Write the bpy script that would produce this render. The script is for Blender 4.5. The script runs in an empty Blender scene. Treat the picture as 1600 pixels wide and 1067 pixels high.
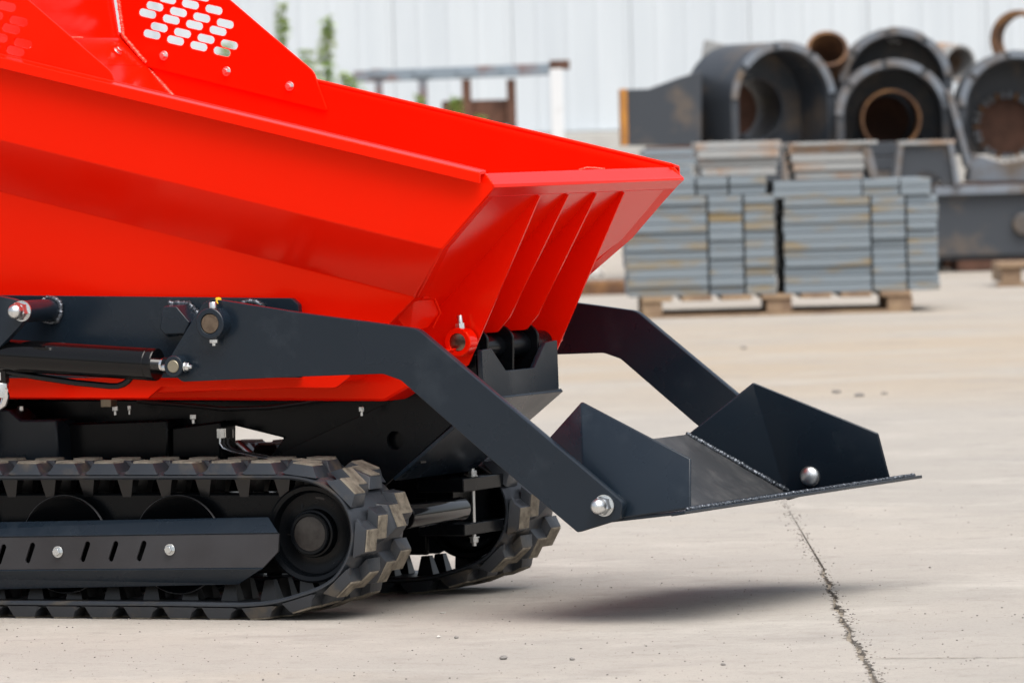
import bpy, bmesh, math, random
from mathutils import Vector, Matrix
random.seed(7)
S = bpy.context.scene
COL = S.collection
R = math.radians

# ------------------------------------------------------------------ camera, sky, sun, exposure
F = 10167.0                                   # focal length in pixels of a 1600 px wide picture
CAM = Vector((3.116, -8.836, 0.6854))
YAW, PITCH, ROLL = R(-25.53), R(-1.697), R(-1.498)
fw = Vector((math.sin(YAW) * math.cos(PITCH), math.cos(YAW) * math.cos(PITCH), math.sin(PITCH)))
_r = fw.cross(Vector((0, 0, 1))).normalized()
_u = _r.cross(fw)
cr = _r * math.cos(ROLL) + _u * math.sin(ROLL)
cu = -_r * math.sin(ROLL) + _u * math.cos(ROLL)
cam = bpy.data.objects.new('camera', bpy.data.cameras.new('camera'))
COL.objects.link(cam)
m = Matrix((cr, cu, -fw)).transposed().to_4x4()
m.translation = CAM
cam.matrix_world = m
cam.data.sensor_width = 36
cam.data.lens = F * 36 / 1600
cam.data.clip_start = 0.1
cam.data.clip_end = 2000
cam.data.dof.use_dof = True
cam.data.dof.focus_distance = 9.35
cam.data.dof.aperture_fstop = 16
S.camera = cam

SUN_EL, SUN_AZ = R(64), R(-40)                 # azimuth measured from +X towards +Y
sd = Vector((math.cos(SUN_EL) * math.cos(SUN_AZ), math.cos(SUN_EL) * math.sin(SUN_AZ), math.sin(SUN_EL)))
W = bpy.data.worlds.new('World'); S.world = W; W.use_nodes = True
nt = W.node_tree
sky = nt.nodes.new('ShaderNodeTexSky'); sky.sky_type = 'NISHITA'; sky.sun_disc = False
sky.sun_elevation = SUN_EL; sky.sun_rotation = math.pi / 2 - SUN_AZ
sky.air_density = 1.0; sky.dust_density = 4.0; sky.ozone_density = 1.0
hs = nt.nodes.new('ShaderNodeHueSaturation'); hs.inputs['Saturation'].default_value = 0.45
bg = nt.nodes['Background']; bg.inputs['Strength'].default_value = 0.15
nt.links.new(sky.outputs[0], hs.inputs['Color']); nt.links.new(hs.outputs[0], bg.inputs[0])
sl = bpy.data.lights.new('sun', 'SUN'); sl.energy = 2.6; sl.angle = R(60); sl.color = (1, 0.95, 0.88)
so = bpy.data.objects.new('sun', sl); COL.objects.link(so)
so.rotation_euler = sd.to_track_quat('Z', 'Y').to_euler()
S.view_settings.view_transform = 'Standard'; S.view_settings.look = 'None'
S.view_settings.gamma = 1; S.view_settings.use_curve_mapping = False
S.view_settings.exposure = 0.26
S.render.engine = 'CYCLES'

# ------------------------------------------------------------------ helpers
def ray(px, py):
    return (fw * F + cr * (px - 800) - cu * (py - 533.5)).normalized()
def at(px, py, ax, val):                      # the point of the plane "coordinate ax = val" seen there
    d = ray(px, py); return CAM + d * ((val - CAM[ax]) / d[ax])
def ay(px, py, y): return at(px, py, 1, y)
def xz(px, py, y):
    p = at(px, py, 1, y); return (p.x, p.z)
FH = Vector((math.sin(YAW), math.cos(YAW), 0)); RH = Vector((math.cos(YAW), -math.sin(YAW), 0))
THETA = math.atan2(RH.y, RH.x)
def yd(px, py, D):                            # yard frame (right, forward, up) at horizontal distance D
    d = ray(px, py); p = d * (D / d.dot(FH)); return Vector((p.dot(RH), D, p.z + CAM.z))
def yw(v):                                    # yard frame to world
    return Vector((CAM.x, CAM.y, 0)) + RH * v[0] + FH * v[1] + Vector((0, 0, v[2]))

def tag(o, label=None, cat=None, group=None, kind=None):
    if label: o['label'] = label
    if cat: o['category'] = cat
    if group: o['group'] = group
    if kind: o['kind'] = kind
    return o
def empty(name, loc=(0, 0, 0), rz=0, parent=None):
    o = bpy.data.objects.new(name, None); COL.objects.link(o); o.empty_display_size = .1
    o.location = loc; o.rotation_euler = (0, 0, rz); o.parent = parent; return o
def link(name, me, parent=None):
    o = bpy.data.objects.new(name, me); COL.objects.link(o); o.parent = parent; return o

class MB:
    def __init__(s): s.v = []; s.f = []; s.mi = []
    def add(s, vs, fs, mi=0):
        n = len(s.v); s.v += [Vector(v) for v in vs]; s.f += [[i + n for i in f] for f in fs]; s.mi += [mi] * len(fs); return s
    def box(s, a, b, mi=0):
        x0, y0, z0 = a; x1, y1, z1 = b
        return s.add([(x0,y0,z0),(x1,y0,z0),(x1,y1,z0),(x0,y1,z0),(x0,y0,z1),(x1,y0,z1),(x1,y1,z1),(x0,y1,z1)],
              [(0,3,2,1),(4,5,6,7),(0,1,5,4),(1,2,6,5),(2,3,7,6),(3,0,4,7)], mi)
    def prism(s, pts, ext, mi=0):             # planar polygon pushed along ext
        pts = [Vector(p) for p in pts]; e = Vector(ext); n = len(pts)
        fs = [list(range(n)), [2 * n - 1 - i for i in range(n)]]
        fs += [[i, i + n, (i + 1) % n + n, (i + 1) % n] for i in range(n)]
        return s.add(pts + [p + e for p in pts], fs, mi)
    def loft(s, A, B, mi=0):                  # two polygons of equal count
        n = len(A)
        fs = [list(range(n)), [2 * n - 1 - i for i in range(n)]] + [[i, i + n, (i + 1) % n + n, (i + 1) % n] for i in range(n)]
        return s.add(list(A) + list(B), fs, mi)
    def lathe(s, o, d, prof, n=24, mi=0, cap=True):   # prof: (along, radius)
        o = Vector(o); d = Vector(d).normalized(); a = d.orthogonal().normalized(); b = d.cross(a)
        vs = []
        for t, r in prof:
            for k in range(n):
                w = 2 * math.pi * k / n; vs.append(o + d * t + (a * math.cos(w) + b * math.sin(w)) * r)
        fs = []
        for j in range(len(prof) - 1):
            for k in range(n):
                k2 = (k + 1) % n; fs.append([j*n+k, j*n+k2, (j+1)*n+k2, (j+1)*n+k])
        if cap:
            fs.append([n - 1 - k for k in range(n)]); fs.append([(len(prof)-1)*n + k for k in range(n)])
        return s.add(vs, fs, mi)
    def tube(s, path, r, n=10, mi=0, rf=None):
        path = [Vector(p) for p in path]; vs = []; fs = []
        t0 = (path[1] - path[0]).normalized(); a = t0.orthogonal().normalized()
        for i, p in enumerate(path):
            t = (path[min(i+1, len(path)-1)] - path[max(i-1, 0)]).normalized()
            a = (a - t * a.dot(t)).normalized(); b = t.cross(a); rr = rf(i) if rf else r
            for k in range(n):
                w = 2*math.pi*k/n; vs.append(p + (a*math.cos(w) + b*math.sin(w)) * rr)
        for i in range(len(path)-1):
            for k in range(n):
                k2 = (k+1) % n; fs.append([i*n+k, i*n+k2, (i+1)*n+k2, (i+1)*n+k])
        fs.append([n-1-k for k in range(n)]); fs.append([(len(path)-1)*n+k for k in range(n)])
        return s.add(vs, fs, mi)
    def mesh(s, name, mats, smooth=35):
        me = bpy.data.meshes.new(name); me.from_pydata(s.v, [], s.f)
        if not isinstance(mats, (list, tuple)): mats = [mats]
        for mm in mats: me.materials.append(mm)
        for p, i in zip(me.polygons, s.mi): p.material_index = i
        bm = bmesh.new(); bm.from_mesh(me); bmesh.ops.recalc_face_normals(bm, faces=bm.faces); bm.to_mesh(me); bm.free()
        if smooth:
            for p in me.polygons: p.use_smooth = True
            me.set_sharp_from_angle(angle=R(smooth))
        return me
    def build(s, name, mats, parent=None, bevel=0, smooth=35, seg=2):
        o = link(name, s.mesh(name, mats, smooth), parent)
        if bevel: bev(o, bevel, seg)
        return o
def bev(o, w, seg=2):
    b = o.modifiers.new('bevel', 'BEVEL'); b.width = w; b.segments = seg; b.limit_method = 'ANGLE'; b.angle_limit = R(25)
    b.harden_normals = False
    return o

def rnd_poly(pts, rad, n=6):                  # rounded 2D polygon; rad = number or list
    out = []; N = len(pts)
    rad = (list(rad) + [0] * N)[:N] if isinstance(rad, (list, tuple)) else [rad] * N
    for i in range(N):
        p = Vector(pts[i][:2]); a = Vector(pts[i-1][:2]) - p; b = Vector(pts[(i+1) % N][:2]) - p; r = rad[i]
        if r <= 0: out.append(tuple(p)); continue
        la, lb = a.length, b.length; a.normalize(); b.normalize()
        ang = a.angle(b); 
        if ang > 3.1: out.append(tuple(p)); continue
        d = min(r / math.tan(ang / 2), la * .48, lb * .48)
        p0, p1 = p + a * d, p + b * d
        for k in range(n + 1):
            t = k / n; out.append(tuple((1-t)**2 * p0 + 2*t*(1-t) * p + t*t * p1))
    return out
def stadium(cx, cz, hl, hw, ang, n=6):        # slot outline
    c, s_ = math.cos(ang), math.sin(ang); pts = []
    for k in range(n + 1):
        w = -math.pi/2 + math.pi*k/n; pts.append((hl - hw + hw*math.cos(w), hw*math.sin(w)))
    for k in range(n + 1):
        w = math.pi/2 + math.pi*k/n; pts.append((-hl + hw + hw*math.cos(w), hw*math.sin(w)))
    return [(cx + x*c - y*s_, cz + x*s_ + y*c) for x, y in pts]
def plate(name, outline, holes, org, ex, ey, t, mat, parent=None, bw=.0008):
    """flat plate with real holes; front face at org, thickness t to -(ex x ey)"""
    cu_ = bpy.data.curves.new('c', 'CURVE'); cu_.dimensions = '2D'; cu_.fill_mode = 'BOTH'
    for pl in [outline] + holes:
        assert len(pl) > 2
        sp = cu_.splines.new('POLY'); sp.points.add(len(pl) - 1); sp.use_cyclic_u = True
        for q, p in zip(sp.points, pl): q.co = (p[0], p[1], 0, 1)
    cu_.extrude = max(t/2 - bw, .0001); cu_.bevel_depth = bw; cu_.bevel_resolution = 1; cu_.offset = -bw
    o = bpy.data.objects.new('c', cu_); COL.objects.link(o)
    dg = bpy.context.evaluated_depsgraph_get()
    me = bpy.data.meshes.new_from_object(o.evaluated_get(dg))
    bpy.data.objects.remove(o); bpy.data.curves.remove(cu_)
    ex = Vector(ex); ey = Vector(ey); ez = ex.cross(ey); org = Vector(org)
    for v in me.vertices:
        c = v.co.copy(); v.co = org + ex*c.x + ey*c.y + ez*(c.z - t/2)
    me.materials.clear(); me.materials.append(mat)
    for p in me.polygons: p.use_smooth = True; p.material_index = 0
    me.set_sharp_from_angle(angle=R(40))
    me.name = name
    return link(name, me, parent)
def yplate(name, outline, holes, y, t, mat, parent=None, bw=.0008):     # front face at y (towards the camera)
    return plate(name, outline, holes, (0, y, 0), (1,0,0), (0,0,1), t, mat, parent, bw)

# ------------------------------------------------------------------ materials
def mat(name, base, rough=.5, metal=0, coat=0, spec=.5, var=0, scale=20, col2=None, bump=0, bscale=200, rvar=0, blo=.4, bhi=.65, detail=5, stretch=None):
    m = bpy.data.materials.new(name); m.use_nodes = True; t = m.node_tree; b = t.nodes['Principled BSDF']
    b.inputs['Base Color'].default_value = (*base, 1); b.inputs['Roughness'].default_value = rough
    b.inputs['Metallic'].default_value = metal; b.inputs['Coat Weight'].default_value = coat; b.inputs['Coat Roughness'].default_value = .06
    b.inputs['Specular IOR Level'].default_value = spec
    tc = t.nodes.new('ShaderNodeTexCoord')
    src = tc.outputs['Object']
    if stretch:
        mp = t.nodes.new('ShaderNodeMapping'); mp.inputs['Scale'].default_value = stretch; t.links.new(src, mp.inputs[0]); src = mp.outputs[0]
    if col2:
        n = t.nodes.new('ShaderNodeTexNoise'); n.inputs['Scale'].default_value = scale; n.inputs['Detail'].default_value = detail
        n.inputs['Roughness'].default_value = .62
        oi = t.nodes.new('ShaderNodeObjectInfo'); ad = t.nodes.new('ShaderNodeVectorMath'); ad.operation = 'ADD'
        ml = t.nodes.new('ShaderNodeMath'); ml.operation = 'MULTIPLY'; ml.inputs[1].default_value = 37
        t.links.new(oi.outputs['Random'], ml.inputs[0]); t.links.new(src, ad.inputs[0]); t.links.new(ml.outputs[0], ad.inputs[1])
        t.links.new(ad.outputs[0], n.inputs['Vector'])
        rp = t.nodes.new('ShaderNodeMapRange'); rp.inputs['From Min'].default_value = blo; rp.inputs['From Max'].default_value = bhi
        t.links.new(n.outputs[0], rp.inputs[0])
        mx = t.nodes.new('ShaderNodeMix'); mx.data_type = 'RGBA'
        mx.inputs['A'].default_value = (*base, 1); mx.inputs['B'].default_value = (*col2, 1)
        t.links.new(rp.outputs[0], mx.inputs['Factor']); t.links.new(mx.outputs['Result'], b.inputs['Base Color'])
    if rvar:
        n2 = t.nodes.new('ShaderNodeTexNoise'); n2.inputs['Scale'].default_value = 9; n2.inputs['Detail'].default_value = 6
        r2 = t.nodes.new('ShaderNodeMapRange'); r2.inputs['From Min'].default_value = .35; r2.inputs['From Max'].default_value = .7
        r2.inputs['To Min'].default_value = rough; r2.inputs['To Max'].default_value = rough + rvar
        t.links.new(src, n2.inputs['Vector']); t.links.new(n2.outputs[0], r2.inputs[0]); t.links.new(r2.outputs[0], b.inputs['Roughness'])
    if bump:
        n3 = t.nodes.new('ShaderNodeTexNoise'); n3.inputs['Scale'].default_value = bscale; n3.inputs['Detail'].default_value = 3
        bp = t.nodes.new('ShaderNodeBump'); bp.inputs['Strength'].default_value = bump; bp.inputs['Distance'].default_value = .001
        t.links.new(src, n3.inputs['Vector']); t.links.new(n3.outputs[0], bp.inputs['Height']); t.links.new(bp.outputs[0], b.inputs['Normal'])
    return m
RED = mat('red_paint', (.95, .009, .001), .16, coat=0, spec=.5, rvar=.08, bump=.5, bscale=7)
RED.node_tree.nodes['Principled BSDF'].inputs['Specular Tint'].default_value = (1, .30, .10, 1)
REDW = mat('red_weld', (.9, .10, .06), .35, coat=.5)
DARK = mat('slate_paint', (.0085, .0155, .025), .22, rvar=.14, spec=.42, col2=(.030, .040, .052), scale=11, blo=.55, bhi=.85, bump=.1, bscale=150)
PLATE = mat('scuffed_plate', (.035, .038, .042), .34, rvar=.2, col2=(.10, .10, .10), scale=14, blo=.45, bhi=.8, bump=.3, bscale=120)
WELD = mat('weld_bead', (.16, .18, .21), .32, metal=.6, col2=(.02, .025, .03), scale=160, bump=.6, bscale=300)
BLACK = mat('black_paint', (.0035, .0045, .006), .2, spec=.2, rvar=.12)
GLOSS = mat('black_gloss', (.003, .003, .0035), .07, spec=.35)
CAPM = mat('hub_cap_steel', (.022, .019, .018), .35, metal=.3, col2=(.055, .05, .045), scale=30, bump=.3)
EDGE = mat('rim_highlight_steel', (.30, .30, .31), .35, metal=.8)
GREY = mat('guard_face_shading', (.032, .031, .034), .3, rvar=.12, spec=.4, col2=(.045, .045, .05), scale=7)  # lighter grey paints the shading of the guard's middle face against its flanges
RUB = mat('rubber', (.030, .035, .043), .26, rvar=.2, col2=(.10, .082, .06), scale=13, blo=.54, bhi=.72, bump=.35, bscale=160)
RUBT = mat('rubber_worn', (.29, .255, .20), .7, col2=(.13, .11, .085), scale=60, bump=.4, bscale=300)
ZINC = mat('zinc', (.72, .74, .74), .22, metal=1, rvar=.15)
CHROME = mat('chrome_rod', (.75, .75, .76), .08, metal=1)
PIN = mat('bronze_pin', (.26, .20, .15), .3, metal=1, col2=(.16, .12, .09), scale=90, bump=.2)
YEL = mat('yellow_cap', (.8, .5, .02), .4)
BRASS = mat('brass', (.3, .27, .2), .4, metal=.6)
SOCK = mat('hose_rubber', (.012, .012, .013), .3)
STEELG = mat('grey_slab_steel', (.195, .235, .268), .6, col2=(.25, .19, .10), scale=2.8, blo=.52, bhi=.68, bump=.4, bscale=60, stretch=(1, 1, 4))
STEELR = mat('rust_edged_steel', (.32, .33, .33), .6, col2=(.34, .20, .11), scale=4.5, blo=.48, bhi=.66, bump=.4, bscale=60)
CAST = mat('dark_cast_steel', (.042, .050, .062), .5, col2=(.15, .115, .085), scale=4, blo=.5, bhi=.72, bump=.5, bscale=40)
CASTL = mat('ground_edge_steel', (.18, .21, .25), .5, col2=(.13, .10, .075), scale=6)
RUST = mat('rust', (.10, .05, .028), .8, col2=(.26, .13, .05), scale=7, bump=.5, bscale=50)
RUSTD = mat('dark_rust', (.075, .035, .022), .8, col2=(.15, .07, .045), scale=6, bump=.5, bscale=50)
ORANGE = mat('orange_rust', (.50, .22, .04), .75, col2=(.30, .13, .04), scale=9)
RAIL = mat('rail_steel', (.22, .27, .32), .5, col2=(.20, .10, .08), scale=3, blo=.5, bhi=.65)
WOOD = mat('pallet_wood', (.34, .24, .15), .8, col2=(.20, .13, .085), scale=9, bump=.5, bscale=80)
WHITE = mat('white_post_paint', (.72, .74, .76), .5, col2=(.45, .45, .45), scale=6, blo=.55, bhi=.8)
CLAD = mat('pale_cladding', (.60, .655, .70), .45, col2=(.53, .585, .635), scale=1.2, blo=.35, bhi=.75, stretch=(3, 3, .3))
PLINTH = mat('plinth_concrete', (.48, .48, .46), .85, col2=(.36, .35, .33), scale=3, bump=.4, bscale=30)
LEAF = mat('weed_leaf', (.30, .46, .08), .55, col2=(.40, .46, .14), scale=9)
STEM = mat('weed_stem', (.12, .14, .05), .6)
STONE = mat('stone', (.26, .245, .23), .85, col2=(.14, .135, .13), scale=80, bump=.5, bscale=300)
STONEW = mat('pale_stone', (.6, .58, .54), .8, col2=(.4, .38, .36), scale=10)
GRIT = mat('grit', (.10, .09, .085), .9, col2=(.36, .33, .29), scale=30, blo=.45, bhi=.6)
DIRT = mat('joint_dirt', (.27, .235, .19), .95, col2=(.03, .027, .024), scale=26, blo=.53, bhi=.6, bump=1, bscale=150)

def ground_mat():
    m = bpy.data.materials.new('concrete_yard'); m.use_nodes = True; t = m.node_tree; b = t.nodes['Principled BSDF']
    N = t.nodes.new; L = t.links.new
    tc = N('ShaderNodeTexCoord'); P = tc.outputs['Object']
    def noise(sc, det=6, ro=.6, st=None, off=(0,0,0)):
        mp = N('ShaderNodeMapping'); mp.inputs['Scale'].default_value = st or (1,1,1); mp.inputs['Location'].default_value = off; L(P, mp.inputs[0])
        n = N('ShaderNodeTexNoise'); n.inputs['Scale'].default_value = sc; n.inputs['Detail'].default_value = det; n.inputs['Roughness'].default_value = ro
        L(mp.outputs[0], n.inputs['Vector']); return n.outputs[0]
    def rng(s, a, c, lo=0, hi=1):
        r = N('ShaderNodeMapRange'); r.inputs['From Min'].default_value = a; r.inputs['From Max'].default_value = c
        r.inputs['To Min'].default_value = lo; r.inputs['To Max'].default_value = hi; L(s, r.inputs[0]); return r.outputs[0]
    def mix(fac, A, B, mode='MIX'):
        x = N('ShaderNodeMix'); x.data_type = 'RGBA'; x.blend_type = mode
        if isinstance(fac, float): x.inputs['Factor'].default_value = fac
        else: L(fac, x.inputs['Factor'])
        for nm, v in (('A', A), ('B', B)):
            if isinstance(v, tuple): x.inputs[nm].default_value = (*v, 1)
            else: L(v, x.inputs[nm])
        return x.outputs['Result']
    c = mix(rng(noise(.9, 8), .35, .7), (.41, .378, .338), (.345, .325, .298))
    c = mix(rng(noise(2.6, 9, .7, (1, 1, 1), (5, 2, 0)), .52, .72), c, (.47, .44, .40))
    # tan sand drifted over the slabs further out
    sand = noise(.35, 7, .6, (1.0, 1.0, 1), (3, 1, 0))
    dt = N('ShaderNodeVectorMath'); dt.operation = 'DOT_PRODUCT'; L(P, dt.inputs[0]); dt.inputs[1].default_value = tuple(FH)
    d0 = CAM.dot(FH)
    def sm(a, b_, lo, hi):
        r = N('ShaderNodeMapRange'); r.interpolation_type = 'SMOOTHSTEP'
        for k_, v_ in (('From Min', a + d0), ('From Max', b_ + d0), ('To Min', lo), ('To Max', hi)): r.inputs[k_].default_value = v_
        L(dt.outputs['Value'], r.inputs[0]); return r.outputs[0]
    ma = N('ShaderNodeMath'); ma.operation = 'MULTIPLY'; L(sm(15.5, 19, 0, 1), ma.inputs[0]); L(sm(21.5, 26, 1, .35), ma.inputs[1])
    mb2 = N('ShaderNodeMath'); mb2.operation = 'MULTIPLY'; L(ma.outputs[0], mb2.inputs[0]); L(rng(noise(.8, 7, .65, (1, 1, 1), (3, 1, 0)), .36, .56, .1, .85), mb2.inputs[1])
    c = mix(mb2.outputs[0], c, (.40, .33, .25))
    c = mix(rng(sand, .56, .66, 0, .4), c, (.47, .38, .28))
    c = mix(rng(noise(1.7, 8, .75, (1, 1, 1), (9, 4, 0)), .55, .66, 0, .5), c, (.27, .25, .23))
    c = mix(rng(noise(3.2, 9, .8, (.35, 2.2, 1), (2, 7, 0)), .56, .70, 0, .35), c, (.52, .50, .46))
    c = mix(rng(noise(13, 8, .7), .54, .72, 0, .6), c, (.27, .245, .22))
    c = mix(rng(noise(70, 6, .75), .55, .68, 0, .6), c, (.24, .22, .195))
    c = mix(rng(noise(260, 4, .75), .57, .68, 0, .7), c, (.13, .12, .11))
    L(c, b.inputs['Base Color']); b.inputs['Roughness'].default_value = .85; b.inputs['Specular IOR Level'].default_value = .25
    bp = N('ShaderNodeBump'); bp.inputs['Strength'].default_value = .5; bp.inputs['Distance'].default_value = .004
    a = N('ShaderNodeMath'); a.operation = 'ADD'; L(noise(45, 9, .75), a.inputs[0]); L(noise(6, 5), a.inputs[1])
    L(a.outputs[0], bp.inputs['Height']); L(bp.outputs[0], b.inputs['Normal'])
    return m
GROUND = ground_mat()

# ------------------------------------------------------------------ the ground: concrete slabs either side of an open joint
J0 = at(1222, 779, 2, 0); J1 = at(1378, 1067, 2, 0)
jd = (J1 - J0).normalized(); jn = Vector((jd.y, -jd.x, 0))            # jn points to the left side slab or the right one
if jn.x < 0: jn = -jn
def joint_line(side, s0, s1, step):
    pts = []; s = s0; rr = random.Random(3 + (side > 0))
    while s <= s1:
        near = .3 < s < 5.5
        env = .55 + .5 * math.exp(-((s - 3.35) / .75) ** 2)
        w = (.001 + env * (.004 * abs(math.sin(s * 5.1 + side) * math.sin(s * 11.7 + 1)) + .009 * rr.random() ** 2)) if near else 0
        q = J0 + jd * s + jn * (side * w + (.008 * math.sin(s * 1.3) + .002 * math.sin(s * 19)) )
        pts.append(Vector((q.x, q.y, 0))); s += step if near else 2.0
    return pts
for side in (-1, 1):
    e = joint_line(side, -60, 60, .012)
    far = [q + jn * side * 160 for q in (e[0], e[-1])]
    fa, fb = far[0] - jd * 60, far[1] + jd * 60
    e = [e[0] - jd * 120] + e + [e[-1] + jd * 60]
    mb = MB(); n = len(e)
    vs = e + [q + jn * side * 160 for q in e]; vs += [q - Vector((0,0,.03)) for q in e]
    fs = [[i, i+1, n+i+1, n+i] for i in range(n-1)] + [[i, i+1, 2*n+i+1, 2*n+i] for i in range(n-1)]
    mb.add(vs, fs); me = bpy.data.meshes.new('concrete_ground'); me.from_pydata(vs, [], fs); me.materials.append(GROUND)
    o = link('concrete_ground', me); tag(o, kind='structure')
    for p in me.polygons:
        if abs(p.normal.z) > .9 and p.normal.z < 0: p.flip()
sb = MB().add([(-250,-250,-.006),(250,-250,-.006),(250,250,-.006),(-250,250,-.006)], [(0,1,2,3)]).build('soil_bed', DIRT, smooth=0)
tag(sb, kind='structure')
def saw_joint(a, b, w):
    A = at(*a, 2, 0); B = at(*b, 2, 0); n = 60; vs = []; fs = []
    d = (B - A); nn = Vector((d.y, -d.x, 0)).normalized()
    for i in range(n + 1):
        p = A.lerp(B, i / n); ww = w * random.uniform(.3, 1); o_ = nn * random.uniform(-.0015, .0015)
        vs += [p + nn*ww + o_ + Vector((0,0,.0012)), p - nn*ww + o_ + Vector((0,0,.0012))]
    for i in range(n): fs.append([2*i, 2*i+1, 2*i+3, 2*i+2])
    tag(MB().add(vs, fs).build('saw_cut_joint', DIRT, smooth=0), kind='structure')
saw_joint((1345, 1029), (1640, 1027), .0035)
saw_joint((1120, 880), (1300, 872), .0018)

# grit lying on the concrete (uncountable) and the few stones one can pick out
ico = bmesh.new(); bmesh.ops.create_icosphere(ico, subdivisions=1, radius=1)
IV = [v.co.copy() for v in ico.verts]; IF = [[v.index for v in f.verts] for f in ico.faces]; ico.free()
def stone_mesh(r, sq=.6, seed=0):
    rr = random.Random(seed); return [Vector((v.x*r*rr.uniform(.75,1.3), v.y*r*rr.uniform(.75,1.3), v.z*r*sq*rr.uniform(.8,1.2))) for v in IV]
mb = MB()
for i in range(1500):
    px = random.uniform(-60, 1660); py = 700 + 400 * random.random() ** .6
    g = at(px, py, 2, 0); r = random.choice((.0006, .0007, .0008, .0009, .0009, .0011, .0015))
    q = stone_mesh(r, .6, i); mb.add([v + g + Vector((0,0,r*.3)) for v in q], IF)
for i in range(500):                                                # loose crumbs along the open joint
    s = random.uniform(-.5, 4.3); g = J0 + jd*s + jn*random.gauss(0, .008); g.z = 0
    r = random.choice((.0008, .001, .0014, .002)); mb.add([v + g + Vector((0,0,r*.2)) for v in stone_mesh(r, .6, i)], IF)
tag(mb.build('grit', GRIT, smooth=0), 'fine dark grit scattered over the concrete', 'grit', kind='stuff')
def stone(px, py, r, label, mt=STONE, sq=.6, name='stone'):
    bm = bmesh.new(); bmesh.ops.create_icosphere(bm, subdivisions=2, radius=r)
    rr = random.Random(int(px)); ph = [rr.uniform(0, 6) for _ in range(3)]
    for v in bm.verts:
        d = v.co.normalized(); k = 1 + .16*math.sin(d.x*4+ph[0]) + .13*math.sin(d.y*5+ph[1]) + .1*math.sin(d.z*6+ph[2]) + rr.uniform(-.05,.05)
        v.co = Vector((d.x*r*k*1.15, d.y*r*k, d.z*r*k*sq))
    me = bpy.data.meshes.new(name); bm.to_mesh(me); bm.free(); me.materials.append(mt)
    o = link(name, me); g = at(px, py, 2, 0); o.location = (g.x, g.y, r*sq*.75); tag(o, label, 'stone'); return o
stone(787, 1030, .0055, 'grey pebble on the concrete near the bottom edge below the tracks')
stone(894, 1031, .0035, 'small tan pebble right of the grey pebble near the bottom edge')
stone(713, 997, .0032, 'small dark pebble, right one of a close pair below the near track')
stone(685, 996, .0032, 'small light pebble, left one of a close pair below the near track', STONEW)
stone(692, 958, .0038, 'small white chip on the concrete just below the near track front', STONEW, .4)
stone(1130, 1039, .0030, 'small grey pebble left of the ground joint near the bottom edge')
stone(1453, 887, .0022, 'tiny dark pebble on bright concrete right of the ground joint')
stone(1307, 614, .011, 'grey stone on the concrete behind the bucket, left of two', sq=.45)
stone(1342, 619, .011, 'grey stone on the concrete behind the bucket, right of two', sq=.45)
stone(1382, 616, .007, 'small grey stone right of the two stones behind the bucket', sq=.5)
stone(925, 446, .055, 'white rubble lump on the ground between the hopper and the slab stacks', STONEW, .9)
stone(1162, 545, .010, 'small brown stone on the sandy ground behind the far arm', sq=.5)

# ------------------------------------------------------------------ THE DUMPER
DUMP = empty('tracked_dumper', (-1.4, 0, 0))
tag(DUMP, 'red and black tracked mini dumper with self-loading bucket, filling the left side', 'mini dumper')
OFF = Vector((1.4, 0, 0))
DP = empty('origin')                                                  # parts are made in world space, then hung on the thing
parts_before = set(COL.objects)

def hexbolt(name, c, d, r, h, parent, washer=1.45, mt=ZINC):
    b = MB(); c = Vector(c); d = Vector(d).normalized()
    if washer: b.lathe(c, d, [(0, r*washer), (h*.16, r*washer)], 20)
    b.lathe(c + d*h*.16, d, [(0, r), (h*.75, r), (h*.84, r*.88)], 6)
    return b.build(name, mt, parent, .0003, smooth=30)
def acorn(name, c, d, r, parent):
    b = MB(); c = Vector(c); d = Vector(d).normalized()
    b.lathe(c, d, [(0, r*1.25), (r*.22, r*1.25)], 24)
    b.lathe(c + d*r*.22, d, [(0, r*1.1), (r*1.1, r*1.1), (r*1.25, r*.97)], 6)
    b.lathe(c + d*r*1.4, d, [(0, r*.93), (r*.5, r*.9), (r*.85, r*.76), (r*1.1, r*.52), (r*1.23, r*.25), (r*1.26, .0001)], 20)
    return b.build(name, ZINC, parent, smooth=40)
def weld(name, pts, r, parent, mt=WELD, seed=1):
    pts = [Vector(p) for p in pts]; rr = random.Random(seed); path = []
    for a, b in zip(pts, pts[1:]):
        n = max(2, int((b - a).length / (r * .3)))
        path += [a.lerp(b, i / n) for i in range(n)]
    path.append(pts[-1])
    path = [p + Vector((rr.gauss(0, r*.12), rr.gauss(0, r*.12), rr.gauss(0, r*.12))) for p in path]
    return MB().tube(path, r, 8, rf=lambda i: r * (.72 + .3*abs(math.sin(i*.9)) + rr.uniform(-.12, .18))).build(name, mt, parent, smooth=60)

# ---- hopper
HOP = empty('hopper', parent=None)
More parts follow.
